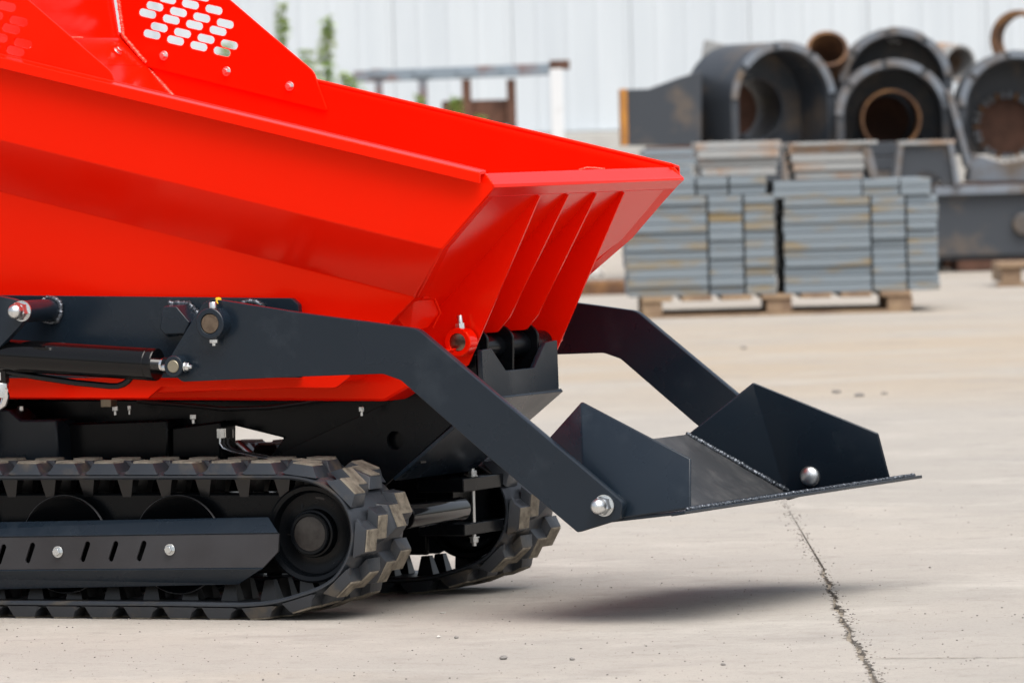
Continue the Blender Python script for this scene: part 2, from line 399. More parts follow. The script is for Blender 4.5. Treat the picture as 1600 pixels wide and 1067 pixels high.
# profile lines of the side (x, z): rim, fold, lower fold, foot; front values and slopes backwards
RIMF = Vector((-.985, .650)); RSL = -.2405
def rim(x): return .650 + RSL * (x + .982)
XR = -2.45
def sidepts(sgn):
    bt = ay(0, 219, -.334); bb = ay(0, 300, -.277)
    s1 = (bt.z - .542) / (bt.x + 1.054); s2 = (bb.z - .471) / (bb.x + 1.127)
    foot = xz(528, 604, -.277); foot0 = xz(0, 622, -.277); s3 = (foot0[1]-foot[1])/(foot0[0]-foot[0])
    fr = [Vector((-.964, .337*sgn, .640)), Vector((-.964,.337*sgn,.631)), Vector((-1.054, .334*sgn, .542)), Vector((-1.127, .277*sgn, .471)), Vector((-1.175, .277*sgn, .429)), Vector((-1.235, .277*sgn, .372)), Vector((foot[0], .277*sgn, foot[1]))]
    xr = XR
    bk = [Vector((xr, .337*sgn, rim(xr))), Vector((xr, .337*sgn, rim(xr)-.002)), Vector((xr, .334*sgn, .542 + s1*(xr+1.054))), Vector((xr, .277*sgn, .471 + s2*(xr+1.127))),
          Vector((xr, .277*sgn, .40)), Vector((xr, .277*sgn, .38)), Vector((xr, .277*sgn, foot[1] + s3*(xr-foot[0])))]
    return fr, bk
for sgn in (-1, 1):
    fr, bk = sidepts(sgn)
    fr[0] = Vector((-.978, .337*sgn, rim(-.978)))
    n = len(fr); nx = 14; vs = []; fs = []
    for k in range(nx + 1):
        t = k / nx
        for a, b in zip(fr, bk): vs.append(a.lerp(b, t))
    for k in range(nx):
        for i in range(n - 1): fs.append([k*n+i, k*n+i+1, (k+1)*n+i+1, (k+1)*n+i])
    mb = MB(); mb.add(vs, fs); me = mb.mesh('side_panel', RED, 0)
    o = link('side_panel', me, HOP)
    bmn = bmesh.new(); bmn.from_mesh(me); bmesh.ops.remove_doubles(bmn, verts=bmn.verts, dist=.0005)
    for f in bmn.faces:
        if f.normal.y * sgn < 0: f.normal_flip()
        f.smooth = True
    bmn.to_mesh(me); bmn.free()
    sm = o.modifiers.new('s', 'SOLIDIFY'); sm.thickness = .004; sm.offset = -1
    bv = o.modifiers.new('b', 'BEVEL'); bv.width = .006; bv.segments = 4; bv.limit_method = 'ANGLE'; bv.angle_limit = R(12)
    # rim flange: folded out and down
    y0, y1 = .334*sgn, .356*sgn
    xa, xb = -.985, XR
    sec = [(y0, .004), (y1, .001), (y1 + .0015*sgn, -.0155), (y1 - .0025*sgn, -.0155), (y1 - .004*sgn, -.003), (y0, -.001)]
    A = [Vector((xa + .006 - .0*q[1], q[0], rim(xa) + q[1])) for q in sec]; B = [Vector((xb, q[0], rim(xb) + q[1])) for q in sec]
    MB().loft(A, B).build('rim_flange', RED, HOP, .0016, seg=3)
    MB().tube([Vector((-.984, .3355*sgn, rim(-.984) + .0022)), Vector((XR, .3355*sgn, rim(XR) + .0022))], .0036, 14).build('rim_bead', RED, HOP)
# front lip: V-folded channel along the top of the front
lipu = lambda s: Vector((-.986, .333*s, .652)); 
tip = (-.964, .338, .631); und = (-.977, .331, .617)
pts = lambda s: [Vector((-.984, .335*s, .6505)), Vector((-.965, .3385*s, .6335)), Vector((-.9645, .3385*s, .6295)), Vector((-.978, .331*s, .6165)), Vector((-.981, .331*s, .6185)), Vector((-.969, .336*s, .6315)), Vector((-.987, .334*s, .647))]
MB().loft(pts(-1), pts(1)).build('front_lip', RED, HOP, .0008, seg=2)
# front panel
prof = [(-.979, .618, .331), (-1.054, .542, .331), (-1.127, .471, .276), (-1.175, .429, .276), (-1.25, .35, .26)]
vs = []; fs = []
for x, z, b in prof: vs += [(x - .006, -b, z), (x - .006, b, z)]
for i in range(len(prof) - 1): fs.append([2*i, 2*i+1, 2*i+3, 2*i+2])
o = MB().add(vs, fs).build('front_panel', RED, HOP, smooth=0); sm = o.modifiers.new('s', 'SOLIDIFY'); sm.thickness = .005; sm.offset = 0
# edge flanges folded in along the front edges of the side panels
for sgn in (-1, 1):
    b = MB(); b.prism([Vector((-.972, .331*sgn, .622)), Vector((-1.052, .333*sgn, .542)), Vector((-1.122, .278*sgn, .471)), Vector((-1.125, .25*sgn, .471)), Vector((-1.058, .302*sgn, .541)), Vector((-.985, .285*sgn, .618))], (-.004, 0, 0)).build('edge_flange', RED, HOP, .001)
# ribs
def panel_x(z):
    P = [(p[1], p[0]) for p in prof]
    for (za, xa), (zb, xb) in zip(P, P[1:]):
        if zb <= z <= za: return xa + (xb-xa)*(z-za)/(zb-za)
    return P[-1][1]
tipo = xz(732, 570, -.15); topo = xz(842, 309, -.15)
tip2 = xz(796, 497, -.05)
for y, long in ((-.15, 1), (-.05, 0), (.05, 0), (.15, 1)):
    tp = topo
    if long: low = [tipo, (tipo[0]-.012, tipo[1]-.008), (tipo[0]-.12, tipo[1]+.015)]
    else: low = [tip2, (tip2[0]-.02, tip2[1]-.021), (tip2[0]-.045, tip2[1]-.022), (tip2[0]-.12, tip2[1]+.0)]
    poly = [(tp[0]+.003, tp[1]+.003)] + low + [(-1.18, .44), (-1.135, .468), (-1.062, .541), (-.992, .612), (-.990, tp[1]+.004)]
    yplate('rib', rnd_poly(poly, [0, .004, .01, .005, 0, 0, 0, 0, 0]), [], y - .0025, .005, RED, HOP, .0007)
for x0, y0, x1, y1, yy in ((806, 318, 752, 376, -.156), (752, 378, 733, 398, -.157)):
    a = ay(x0, y0, yy); b = ay(x1, y1, yy); weld('weld_bead', [a, b], .0016, HOP, RED, 3)
# small wedge box at the foot of the side panel
wv = lambda px, py, y: ay(px, py, y)
A = [wv(622, 498, -.262), wv(648, 466, -.262), wv(676, 464, -.200), wv(687, 489, -.185), wv(668, 512, -.20), wv(640, 520, -.25)]
c = sum(A, Vector())/len(A)
A2 = [p + Vector((-.06, .03, 0)) for p in A]
b = MB(); b.loft(A, A2); b.build('corner_gusset', RED, HOP, .001)
weld('weld_bead', [wv(660, 466, -.25), wv(677, 462, -.2), wv(688, 489, -.185), wv(676, 512, -.19)], .002, HOP, RED, 5)
# belly
bel = [xz(*q, -.2) for q in ((705, 545), (645, 601), (601, 627), (-500, 621), (-500, 540))]
MB().prism([Vector((x, -.2, z)) for x, z in bel], (0, .4, 0)).build('hopper_belly', RED, HOP, .004)
# rear wall and sloping floor
q = [ay(183, -15, .33), ay(193, 60, .33), ay(228, 104, .33), ay(268, 150, .33), ay(420, 330, .33)]
vs = []; fs = []
dq = (q[3] - q[2]) / (q[2].z - q[3].z)
def qz(z): return q[2] + dq * (q[2].z - z)
_bt = ay(0, 219, -.334); _bb = ay(0, 300, -.277)
_s1 = (_bt.z - .542) / (_bt.x + 1.054); _s2 = (_bb.z - .471) / (_bb.x + 1.127)
z_ = q[2].z
while z_ > .542 + _s1*(qz(z_).x + 1.054): z_ -= .001
z2_ = z_
while z2_ > .471 + _s2*(qz(z2_).x + 1.127): z2_ -= .001
for p, hw in ((q[2], .330), (qz(z_), .328), (qz(z2_), .268), (qz(.46), .268), (Vector((-1.2, 0, .43)), .268)): vs += [(p.x, -hw, p.z), (p.x, hw, p.z)]
for i in range(4): fs.append([2*i, 2*i+1, 2*i+3, 2*i+2])
o = MB().add(vs, fs).build('rear_panel', RED, HOP, smooth=0); sm = o.modifiers.new('s', 'SOLIDIFY'); sm.thickness = .004; sm.offset = 0
# guard extensions
gup = Vector((q[0].x, q[0].z)); gdir = Vector((-.0, 1.))
pf = [xz(*a, .329) for a in ((514, 175), (491, 112), (360, 0), (250, -94))]
ztop = pf[3][1]; back = (q[0].x - .03, ztop + .09)
g_out = [pf[0], pf[1], pf[2], pf[3], back, (q[0].x, q[0].z), (q[1].x, q[1].z), (q[2].x, q[2].z)]
slots1 = [(700,-2),(795,20),(893,42),(647,28),(745,52),(842,75),(940,100),(617,58),(715,83),(812,106),(910,130),(665,115),(762,139),(860,163),(957,187),(635,145),(733,170),(830,194),(927,217),
          (840,-13),(742,-35),(645,-60),(800,-45),(700,-70),(720,-110),(660,-135)]
sl = [xz(x/2.667, y/2.667, .329) for x, y in slots1]
ang = math.atan2(sl[2][1]-sl[1][1], sl[2][0]-sl[1][0])
holes = [stadium(x, z, .0158, .0062, ang) for x, z in sl]
for sgn in (-1, 1):
    yy = .329 if sgn > 0 else -.333
    o = yplate('guard_plate', rnd_poly(g_out, [.004, .03, 0, .02, 0, 0, 0, 0]), holes, yy - (.003 if sgn > 0 else 0), .004, RED, HOP, .0014)
    yb = .326*sgn
    for px, py in ((257.5, 87.5), (355.5, 112), (454, 135)):
        x, z = xz(px, py, .329)
        hexbolt('bolt', (x, yb, z), (0, -sgn, 0), .0052, .007, HOP)
vs = []
g = MB(); g.add([(q[0].x-.03, -.33, back[1]), (q[0].x-.03, .325, back[1]), (q[1].x-.004, -.33, q[1].z), (q[1].x-.004, .325, q[1].z), (q[2].x+.001, -.33, q[2].z+.002), (q[2].x+.001, .325, q[2].z+.002)], [[0,1,3,2],[2,3,5,4]])
o = g.build('rear_guard_plate', RED, HOP, smooth=0); sm = o.modifiers.new('s', 'SOLIDIFY'); sm.thickness = .004; sm.offset = 1
c_ = (q[1] + q[2]) / 2; nn = Vector((q[1].z - q[2].z, 0, q[2].x - q[1].x)).normalized()
for yb in (.27, 0, -.24): hexbolt('bolt', (c_.x + nn.x*.002, yb, c_.z + nn.z*.002), nn, .0052, .007, HOP)
weld('weld_bead', [(q[0].x+.003, .324, q[0].z+.1), (q[0].x+.003, .324, q[0].z), (q[1].x+.003, .324, q[1].z+.003), (q[2].x+.003, .324, q[2].z+.006)], .0030, HOP, REDW, 2)
weld('weld_bead', [(q[2].x+.003, .329, q[2].z-.004), (q[3].x+.003, .329, q[3].z), (q[4].x, .329, q[4].z)], .0034, HOP, REDW, 9)
weld('weld_bead', [(q[1].x+.003, .12, q[1].z), (q[1].x+.003, .19, q[1].z)], .0016, HOP, REDW, 4)
weld('weld_bead', [ay(905, 266, .327), ay(918, 262.5, .327), ay(945, 264.5, .327)], .0019, HOP, REDW, 6)
# lower red plates beside the frame
lo = [xz(*a, -.288) for a in ((-500, 560), (555, 560), (545, 590), (524, 606), (264, 604.5), (252, 604), (231, 622), (18, 621), (-500, 621))]
yplate('lower_side_plate', rnd_poly(lo, [0, 0, .004, .012, 0, .003, .002, 0, 0]), [], -.288, .005, RED, HOP)
# pivot ear with its grease bolt
pvt = ay(793, 532, 0); PX, PZ = pvt.x, pvt.z
o = MB().lathe((PX+.004, -.156, PZ+.004), (0, -1, 0), [(0, .0215), (.024, .0215), (.0255, .020), (.0255, .0135), (.01, .0135)], 32, cap=False).build('pivot_ear', RED, HOP, .0006)
MB().lathe((PX+.004, -.16, PZ+.004), (0, -1, 0), [(0, .0133), (.018, .0133), (.0185, .012)], 28).build('pin', PIN, o)
MB().lathe((PX+.004, -.168, PZ+.024), (-.12, 0, 1), [(0, .0075), (.008, .0075), (.0085, .0062)], 6).build('nut', ZINC, o)
MB().lathe((PX+.004, -.168, PZ+.032), (-.12, 0, 1), [(0, .0042), (.011, .0042), (.012, .0035)], 14).build('stud', ZINC, o)

PX -= .012; PZ -= .008
# ---- upper frame beam
bm_ = [xz(*a, -.302) for a in ((-600, 460), (-40, 461), (455, 466), (466, 476), (467, 505), (467, 590), (-600, 592))]
fb = yplate('frame_beam', rnd_poly(bm_, [0, 0, .008, .006, 0, 0, 0]), [], -.302, .012, DARK, None, .001)
FRAME = [fb]
bmf = [(x, z) for x, z in bm_]; FRAME.append(yplate('frame_beam', rnd_poly(bmf, [0, 0, .008, .006, 0, 0, 0]), [], .290, .012, DARK, None, .001))
stub = ay(100, 484, -.302)
a0 = ay(30, 487.5, -.40)
o = MB().lathe((a0.x, -.402, a0.z), (0, 1, 0), [(0, .0165), (.1, .0165)], 28).build('link_spacer_tube', DARK); FRAME.append(o)
c_ = Vector((a0.x, -.306, a0.z))
FRAME.append(weld('weld_bead', [c_ + Vector((math.cos(t)*.0185, 0, math.sin(t)*.0185)) for t in [k*2*math.pi/20 for k in range(21)]], .0042, None, WELD, 12))
lk = [xz(*a, -.414) for a in ((-500, 440), (-40, 455), (20, 467), (40, 474), (46, 492), (30, 512), (-30, 575), (-500, 600))]
FRAME.append(yplate('rear_link_arm', rnd_poly(lk, .008), [], -.418, .015, DARK))
FRAME.append(acorn('acorn_nut', (xz(34, 486, -.42)[0], -.418, xz(34, 486, -.42)[1]), (0, -1, 0), .0125, None))
# angled stop block on the beam
sb_f = [xz(*a, -.335) for a in ((259, 479), (279, 479), (299, 503), (291, 521), (261, 522), (253, 513))]
sb_b = [xz(*a, -.303) for a in ((266, 474), (297, 474), (318, 500), (312, 520), (262, 527), (256, 512))]
cf = [Vector((x, -.342, z)) for x, z in sb_f]; cb = [Vector((x, -.303, z)) for x, z in sb_b]
FRAME.append(MB().loft(cf, cb).build('stop_block', DARK, None, .0012))
FRAME.append(weld('weld_bead', [Vector((p.x, -.306, p.z)) for p in cb[:4]], .0042, None, WELD, 15))
w0 = ay(395, 477, -.305)
FRAME.append(weld('weld_bead', [ay(376, 476, -.306), ay(388, 471, -.306), ay(400, 472, -.306), ay(412, 478, -.306)], .004, None, WELD, 16))

# ---- loading arms
armpx = [(331, 467), (470, 489), (600, 506.5), (652, 514), (974, 785.5), (968, 811), (902, 831.5), (746.6, 700), (626, 594), (598, 584), (470, 588.4), (284, 596.5), (257, 572), (317, 474)]
armr = [.010, 0, .02, .035, .012, .008, .004, 0, .015, .025, 0, .014, .012, .012]
armp = rnd_poly([xz(*a, -.39) for a in armpx], armr)
ARMS = []
for sgn in (-1, 1):
    yf = -.39 if sgn < 0 else .378
    a = yplate('loading_arm', armp, [], yf, .015, DARK, None, .0012); ARMS.append(a)
    s = -1 if sgn < 0 else 1
    yo = .39
    # pivot collar, pin, locking bolt
    cx, cz = xz(327.5, 505.8, -.415); cy = s*yo
    col = MB().lathe((cx, cy, cz), (0, s, 0), [(0, .0230), (.024, .0230), (.0255, .0215), (.0255, .0152), (.01, .0152)], 40, cap=False).build('pivot_collar', DARK, None, .0005)
    MB().lathe((cx, cy, cz), (0, s, 0), [(0, .0149), (.0235, .0149), (.0245, .0138)], 36).build('pin', PIN, col)
    MB().lathe((cx, cy + s*.013, cz + .021), (0, 0, 1), [(0, .0058), (.0095, .0058), (.0105, .0052)], 20).build('lock_bolt', ZINC, col)
    hexbolt('nut', (cx, cy + s*.013, cz - .0225), (0, 0, -1), .0068, .0065, col, washer=0)
    MB().lathe((cx, cy + s*.013, cz - .028), (0, 0, -1), [(0, .0032), (.0045, .0032), (.005, .0027)], 14).build('bolt_end', ZINC, col)
    ARMS.append(col)
    MB().lathe((cx, s*.30, cz), (0, s, 0), [(0, .020), (.078, .020)], 28).build('pivot_tube', DARK, a)
    # cylinder rod eye
    ex_, ez_ = xz(270.5, 572.5, -.412)
    eye = MB().lathe((ex_, s*.376, ez_), (0, s, 0), [(0, .0160), (.034, .0160), (.036, .0148), (.036, .0095), (.02, .0095)], 32, cap=False).build('rod_eye', DARK, None, .0005)
    MB().lathe((ex_, s*.38, ez_), (0, s, 0), [(0, .0093), (.0325, .0093), (.0335, .0085)], 26).build('pin', PIN if 0 else BRASS, eye)
    hexbolt('nut', (ex_ + .0155, s*.404, ez_ - .001), (1, 0, 0), .0062, .0075, eye, washer=1.25)
    MB().lathe((ex_ + .022, s*.404, ez_ - .001), (1, 0, 0), [(0, .0032), (.005, .0032), (.0055, .0025)], 12).build('bolt_end', ZINC, eye)
    MB().lathe((ex_ - .0215, s*.404, ez_ - .002), (-1, 0, 0), [(-.008, .0055), (.0, .0055), (.001, .005)], 14).build('lock_bolt', ZINC, eye)
    ARMS.append(eye)
    # hydraulic cylinder
    e = Vector((ex_, s*.392, ez_)); ax = (ay(100, 560.5, -.392) - Vector((ex_, -.392, ez_))); ax.y = 0; ax.normalize()
    L0 = (ay(246, 568, -.392) - Vector((ex_, -.392, ez_))).length
    cyl = MB().lathe(e + ax*L0, ax, [(0, .019), (.0, .0235), (.002, .0245), (.012, .0245), (.0125, .0238), (.014, .0238), (.0145, .0245), (.46, .0245)], 48).build('hydraulic_cylinder', GLOSS, None, .0004); ARMS.append(cyl)
    MB().lathe(e + ax*.012, ax, [(0, .0100), (L0 - .011, .0100)], 24).build('rod', CHROME, cyl)
    MB().lathe(e + ax*(.014), ax, [(0, .0118), (.011, .0118), (.012, .0105)], 24).build('rod_collar', BLACK, cyl)
    pipe = [Vector((p.x, s*.392, p.z)) for p in (ay(-300, 560, -.392), ay(-40, 574, -.392), ay(4, 580, -.392), ay(60, 589, -.392), ay(120, 598, -.392), ay(172, 603, -.392), ay(184, 603, -.392), ay(193, 600, -.392), ay(200, 595, -.392), ay(206, 588, -.392), ay(212, 580, -.392))]
    MB().tube(pipe, .0047, 12).build('hydraulic_pipe', GLOSS, cyl)
    if s < 0:
        ft = MB(); p0 = ay(4, 608, -.39)
        ft.lathe(ay(2, 600, -.392), (0, 0, -1), [(-.018, .010), (-.006, .010)], 6)
        ft.lathe(ay(2, 618, -.392), (0, 0, 1), [(-.003, .0125), (.018, .0125), (.020, .011)], 6)
        ft.build('hose_fitting', ZINC, cyl, .0006)
        MB().tube([ay(8, 606, -.392), ay(9, 620, -.392), ay(6, 630, -.392), ay(-2, 636, -.392), ay(-14, 636, -.392)], .0062, 14).build('elbow', CHROME, cyl)
        MB().lathe(ay(6, 583, -.392), (0, 0, 1), [(-.014, .0085), (.012, .0085)], 8).build('banjo_fitting', GLOSS, cyl)
MB().lathe(ay(341, 470, -.385), (0, 0, 1), [(-.004, .006), (.004, .0045), (.005, .002)], 12).build('grease_cap', YEL, ARMS[0])

# ---- bucket
BUCK = empty('loading_bucket')
BP, BT, BB, BF, BR = (-.846, .314, .318), (-.658, .354, .237), (-.650, .377, .167), (-.821, .371, .145), (-.943, .275, .239)
for s in (-1, 1):
    M_ = lambda p: Vector((p[0], p[1]*s, p[2]))
    P_, T_, B_, F_, R_ = map(M_, (BP, BT, BB, BF, BR))
    mb = MB().add([P_, T_, B_, F_, R_], [[0, 1, 2, 3], [0, 3, 4]] if s > 0 else [[3, 2, 1, 0], [4, 3, 0]])
    me = mb.mesh('side_wing', DARK, 0)
    for p in me.polygons:
        if p.normal.y * s < 0: p.flip()
        p.use_smooth = True
    o = link('side_wing', me, BUCK); sm = o.modifiers.new('s', 'SOLIDIFY'); sm.thickness = .005; sm.offset = -1 if s < 0 else 0
    bv = bev(o, .004, 3)
    # carriage bolt through wing and arm
    bx, bz = -.777, .172
    hb = MB(); c = Vector((bx, s*.364, bz))
    hb.lathe(c, (0, -s, 0), [(-.012, .0165), (0, .0165), (.003, .0160), (.007, .0140), (.010, .0105), (.012, .0055), (.0125, .0001)], 32)
    hb.build('carriage_bolt', ZINC, BUCK, smooth=50)
    nx, nz = xz(944, 789.5, -.392)
    acorn('acorn_nut', (nx, s*.3905, nz), (0, s, 0), .0125, BUCK)
    weld('weld_bead', [F_ + Vector((.004, -s*.004, .004)), (F_+R_)/2 + Vector((.003, -s*.003, .003)), R_ + Vector((.002, -s*.002, .002))], .0042, BUCK, WELD, 20 + s)
Rn, Rf = Vector((BR[0], -BR[1], BR[2])), Vector(BR); Fn, Ff = Vector((BF[0], -BF[1], BF[2])), Vector(BF)
o = MB().add([Rn, Rf, Ff, Fn], [[0, 1, 2, 3]]).build('bucket_floor', PLATE, BUCK, smooth=0); sm = o.modifiers.new('s', 'SOLIDIFY'); sm.thickness = .005; sm.offset = 0; bev(o, .0008)
Lz = .164
lip = [(-.842, .371, BF[2]-.003), (-.642, .378, .1625), (-.642, .449, .1615), (-.622, .449, .1635), (-.622, .449, .1635)]
A = [Vector((-.840, -.368, .140)), Vector((-.840, .368, .140)), Vector((-.648, .374, .1600)), Vector((-.648, .449, .1600)), Vector((-.626, .449, .1630)), Vector((-.626, -.449, .1630)), Vector((-.648, -.449, .1600)), Vector((-.648, -.374, .1600))]
MB().prism(A, (0, 0, .005)).build('cutting_edge', DARK, BUCK, .001)
weld('weld_bead', [Vector((-.632, -.43, .1690)), Vector((-.632, .43, .1690))], .0026, BUCK, WELD, 31)
ARMS.append(BUCK)

# ---- lower chassis
CH = empty('chassis')
br = [at(*a, 0, -1.09) for a in ((748, 546.6), (763, 544.3), (786, 579), (830, 574.7), (847.8, 535), (866, 531.5), (869, 608.4), (751, 624))]
plate('notched_front_plate', rnd_poly([(p.y, p.z) for p in br], [.004, .006, .004, .004, .006, .003, .004, .004]), [], (-1.085, 0, 0), (0,1,0), (0,0,1), .008, DARK, CH, .0009)
zb = br[6].z - .001
lowp = ay(615, 749, -.133); 
pp = [Vector((-1.085, -.133, zb)), Vector((-1.085, .133, zb)), Vector((lowp.x, .133, lowp.z)), Vector((lowp.x, -.133, lowp.z))]
o = MB().add(pp, [[0,1,2,3]]).build('front_slope_plate', DARK, CH, smooth=0); sm = o.modifiers.new('s', 'SOLIDIFY'); sm.thickness = .006; sm.offset = 0; bev(o, .0012)
spx = [(430, 711), (642, 612), (690, 560), (742, 553), (750, 622), (704, 664), (612, 749), (560, 795), (420, 795)]
hole = xz(617, 688, -.133)
sp = rnd_poly([xz(*a, -.133) for a in spx], [.002, .02, .01, .003, .003, 0, 0, 0, 0])
circ = [(hole[0] + .0135*math.cos(2*math.pi*k/28), hole[1] + .0135*math.sin(2*math.pi*k/28)) for k in range(28)]
for y in (-.133, .126): yplate('chassis_side_plate', sp, [circ], y, .008, BLACK, CH)
# black box added behind the hole so it shows dark; pivot brackets
MB().box((hole[0]-.035, -.118, hole[1]-.035), (hole[0]+.035, -.10, hole[1]+.035)).build('dark_hole_backing', BLACK, CH)
for y in (-.108, -.02, .068):
    pts_ = [(PX + .034*math.cos(t), PZ + .034*math.sin(t)) for t in [R(-8 + 176*k/16) for k in range(17)]]
    pts_ = [(min(a_, -1.094), b_) for a_, b_ in pts_] + [(PX - .06, .335), (-1.096, .335)]
    yplate('pivot_bracket', pts_, [], y, .007, BLACK, CH)
MB().lathe((PX, -.149, PZ), (0, 1, 0), [(0, .0185), (.295, .0185)], 36).build('pivot_shaft', BLACK, CH, .001)
for yy in (.0, .09):
    weld('weld_bead', [Vector((PX+.017, yy, PZ+.012)), Vector((PX + .019, yy+.002, PZ-.012))], .0035, CH, WELD, 40)
# under-frame mass between the hopper and the tracks
uf = [xz(*a, -.11) for a in ((-600, 624), (640, 624), (640, 650), (520, 700), (420, 716), (443, 684), (362, 664), (352, 660), (346, 762), (-600, 762))]
MB().prism([Vector((x, -.11, z)) for x, z in uf], (0, .03, 0)).build('under_frame', BLACK, CH, .003)
uf2 = [xz(*a, -.11) for a in ((-600, 626), (600, 626), (560, 636), (300, 650), (200, 700), (-600, 762))]
MB().prism([Vector((x, -.079, z)) for x, z in uf2], (0, .18, 0)).build('floor_frame', BLACK, CH, .003)
MB().prism([Vector((x, -.16, z)) for x, z in [xz(*a, -.16) for a in ((95, 662), (262, 656), (262, 720), (95, 720))]], (0, .05, 0)).build('valve_box', BLACK, CH, .003)
MB().prism([Vector((x, -.15, z)) for x, z in [xz(*a, -.15) for a in ((268, 668), (345, 658), (345, 715), (268, 716))]], (0, .05, 0)).build('side_box', BLACK, CH, .003)
MB().prism([Vector((x, -.20, z)) for x, z in [xz(*a, -.2) for a in ((-400, 635), (14, 640), (32, 656), (88, 656), (92, 722), (-400, 724))]], (0, .06, 0)).build('rear_side_frame', DARK, CH, .003)
MB().box((-2.4, -.25, .24), (-1.9, .25, .42)).build('engine_base', BLACK, CH, .01)
for px, py, r in ((32, 633, .0055), (68, 664, .0065), (180, 633, .005), (302, 646, .0055), (565, 634, .0045), (202, 632, .003)):
    hexbolt('bolt', ay(px, py, -.17), (0, 0, -1), r, .009, CH, 0)
    MB().lathe(ay(px, py + 3, -.17), (0, 0, -1), [(0, r*.5), (.012, r*.5)], 12).build('bolt_shank', ZINC, CH)
MB().box(*(lambda p: (p - Vector((.009, 0, .007)), p + Vector((.009, .02, .007))))(ay(165, 629, -.19))).build('clamp_block', BRASS, CH, .001)
# hoses and fittings
MB().tube([ay(215, 627, -.18), ay(280, 632, -.18), ay(350, 639, -.18), ay(420, 637, -.18), ay(480, 629, -.18), ay(520, 620, -.18)], .0035, 10).build('hose', SOCK, CH)
for dx in (0, 6, 12):
    MB().tube([ay(344+dx, 683, -.16), ay(344+dx, 692, -.16), ay(349+dx, 700, -.16), ay(362+dx, 705, -.16), ay(395+dx, 712, -.16), ay(420+dx, 716, -.16)], .0024, 10).build('hose', SOCK if dx else ZINC, CH)
MB().lathe(ay(346, 684, -.16), (0, 0, 1), [(0, .007), (.014, .007)], 6).build('fitting', ZINC, CH)
MB().lathe(ay(359, 684, -.16), (0, 0, 1), [(0, .006), (.013, .006)], 6).build('fitting', BLACK, CH)
MB().lathe(ay(372, 692, -.12), (.6, 0, -.5), [(0, .006), (.03, .006)], 12).build('fitting', ZINC, CH)
# cross tube and track clamp
t0 = ay(640, 806, -.16)
MB().lathe((t0.x, -.18, t0.z), (0, 1, 0), [(0, .0185), (.19, .0185), (.197, .0165)], 36).build('cross_tube', GLOSS, CH, .001)
cx = t0.x - .03
cl = MB(); cl.box((cx-.05, .03, t0.z+.024), (cx+.028, .19, t0.z+.045)); cl.box((cx-.05, .03, t0.z-.042), (cx+.028, .19, t0.z-.024)); cl.box((cx-.05, .06, t0.z-.024), (cx-.005, .19, t0.z+.024))
cl.build('track_clamp', BLACK, CH, .0015)
MB().lathe((cx+.022, .075, t0.z+.058), (0, 0, -1), [(0, .003), (.118, .003)], 14).build('clamp_bolt', ZINC, CH)
hexbolt('nut', (cx+.022, .075, t0.z-.046), (0, 0, -1), .0068, .009, CH, 1.2)
hexbolt('nut', (cx+.022, .075, t0.z+.046), (0, 0, 1), .0068, .009, CH, 1.2)

# ---- tracks
TY, TW = .3565, .166
ipx = [(270, 951), (400, 941.5), (471, 926), (512, 908), (533, 884), (544, 857), (547, 831), (541, 803), (526, 779), (500, 760.5), (468, 750.5), (430, 748)]
inner = [Vector(xz(*a, -TY)) for a in ipx]
zt = inner[-1].y; zbm = .0255                                          # inner faces of the two runs
for v_ in inner: v_.y = max(v_.y, zbm)
xrear = inner[-1].x - .98
path = []
def cat(a, b, n): return [a.lerp(b, i/n) for i in range(n)]
# smooth the front with Catmull-Rom
def cr_(P0, P1, P2, P3, t): return .5*((2*P1) + (-P0+P2)*t + (2*P0-5*P1+4*P2-P3)*t*t + (-P0+3*P1-3*P2+P3)*t**3)
Q = [Vector((inner[0].x-.15, zbm))] + inner + [Vector((inner[-1].x-.1, zt))]
front = []
for i in range(1, len(Q)-2):
    for k in range(6): front.append(cr_(Q[i-1], Q[i], Q[i+1], Q[i+2], k/6))
front.append(Q[-2])
cz_ = (zt + zbm)/2; rr_ = (zt - zbm)/2
loop = front + cat(front[-1], Vector((xrear, zt)), 60)
loop += [Vector((xrear - rr_*math.sin(math.pi*k/24), cz_ + rr_*math.cos(math.pi*k/24))) for k in range(24)]
loop += cat(Vector((xrear, zbm)), front[0], 66)
# resample evenly
def resample(P, n):
    L_ = [0]; N = len(P)
    for i in range(N): L_.append(L_[-1] + (P[(i+1) % N] - P[i]).length)
    out = []; j = 0
    for k in range(n):
        s = L_[-1]*k/n
        while L_[j+1] < s: j += 1
        out.append(P[j].lerp(P[(j+1) % N], (s - L_[j])/(L_[j+1]-L_[j])))
    return out, L_[-1]
P, LEN = resample(loop, 360)
def frame(s):                                                        # s in [0,1)
    i = (s % 1) * 360; k = int(i) % 360; p = P[k].lerp(P[(k+1) % 360], i-int(i)); t = (P[(k+2) % 360] - P[(k-1) % 360]).normalized()
    return p, t, Vector((t.y, -t.x))                                  # outward normal
NP = int(round(LEN / .0655))
TH = .0095
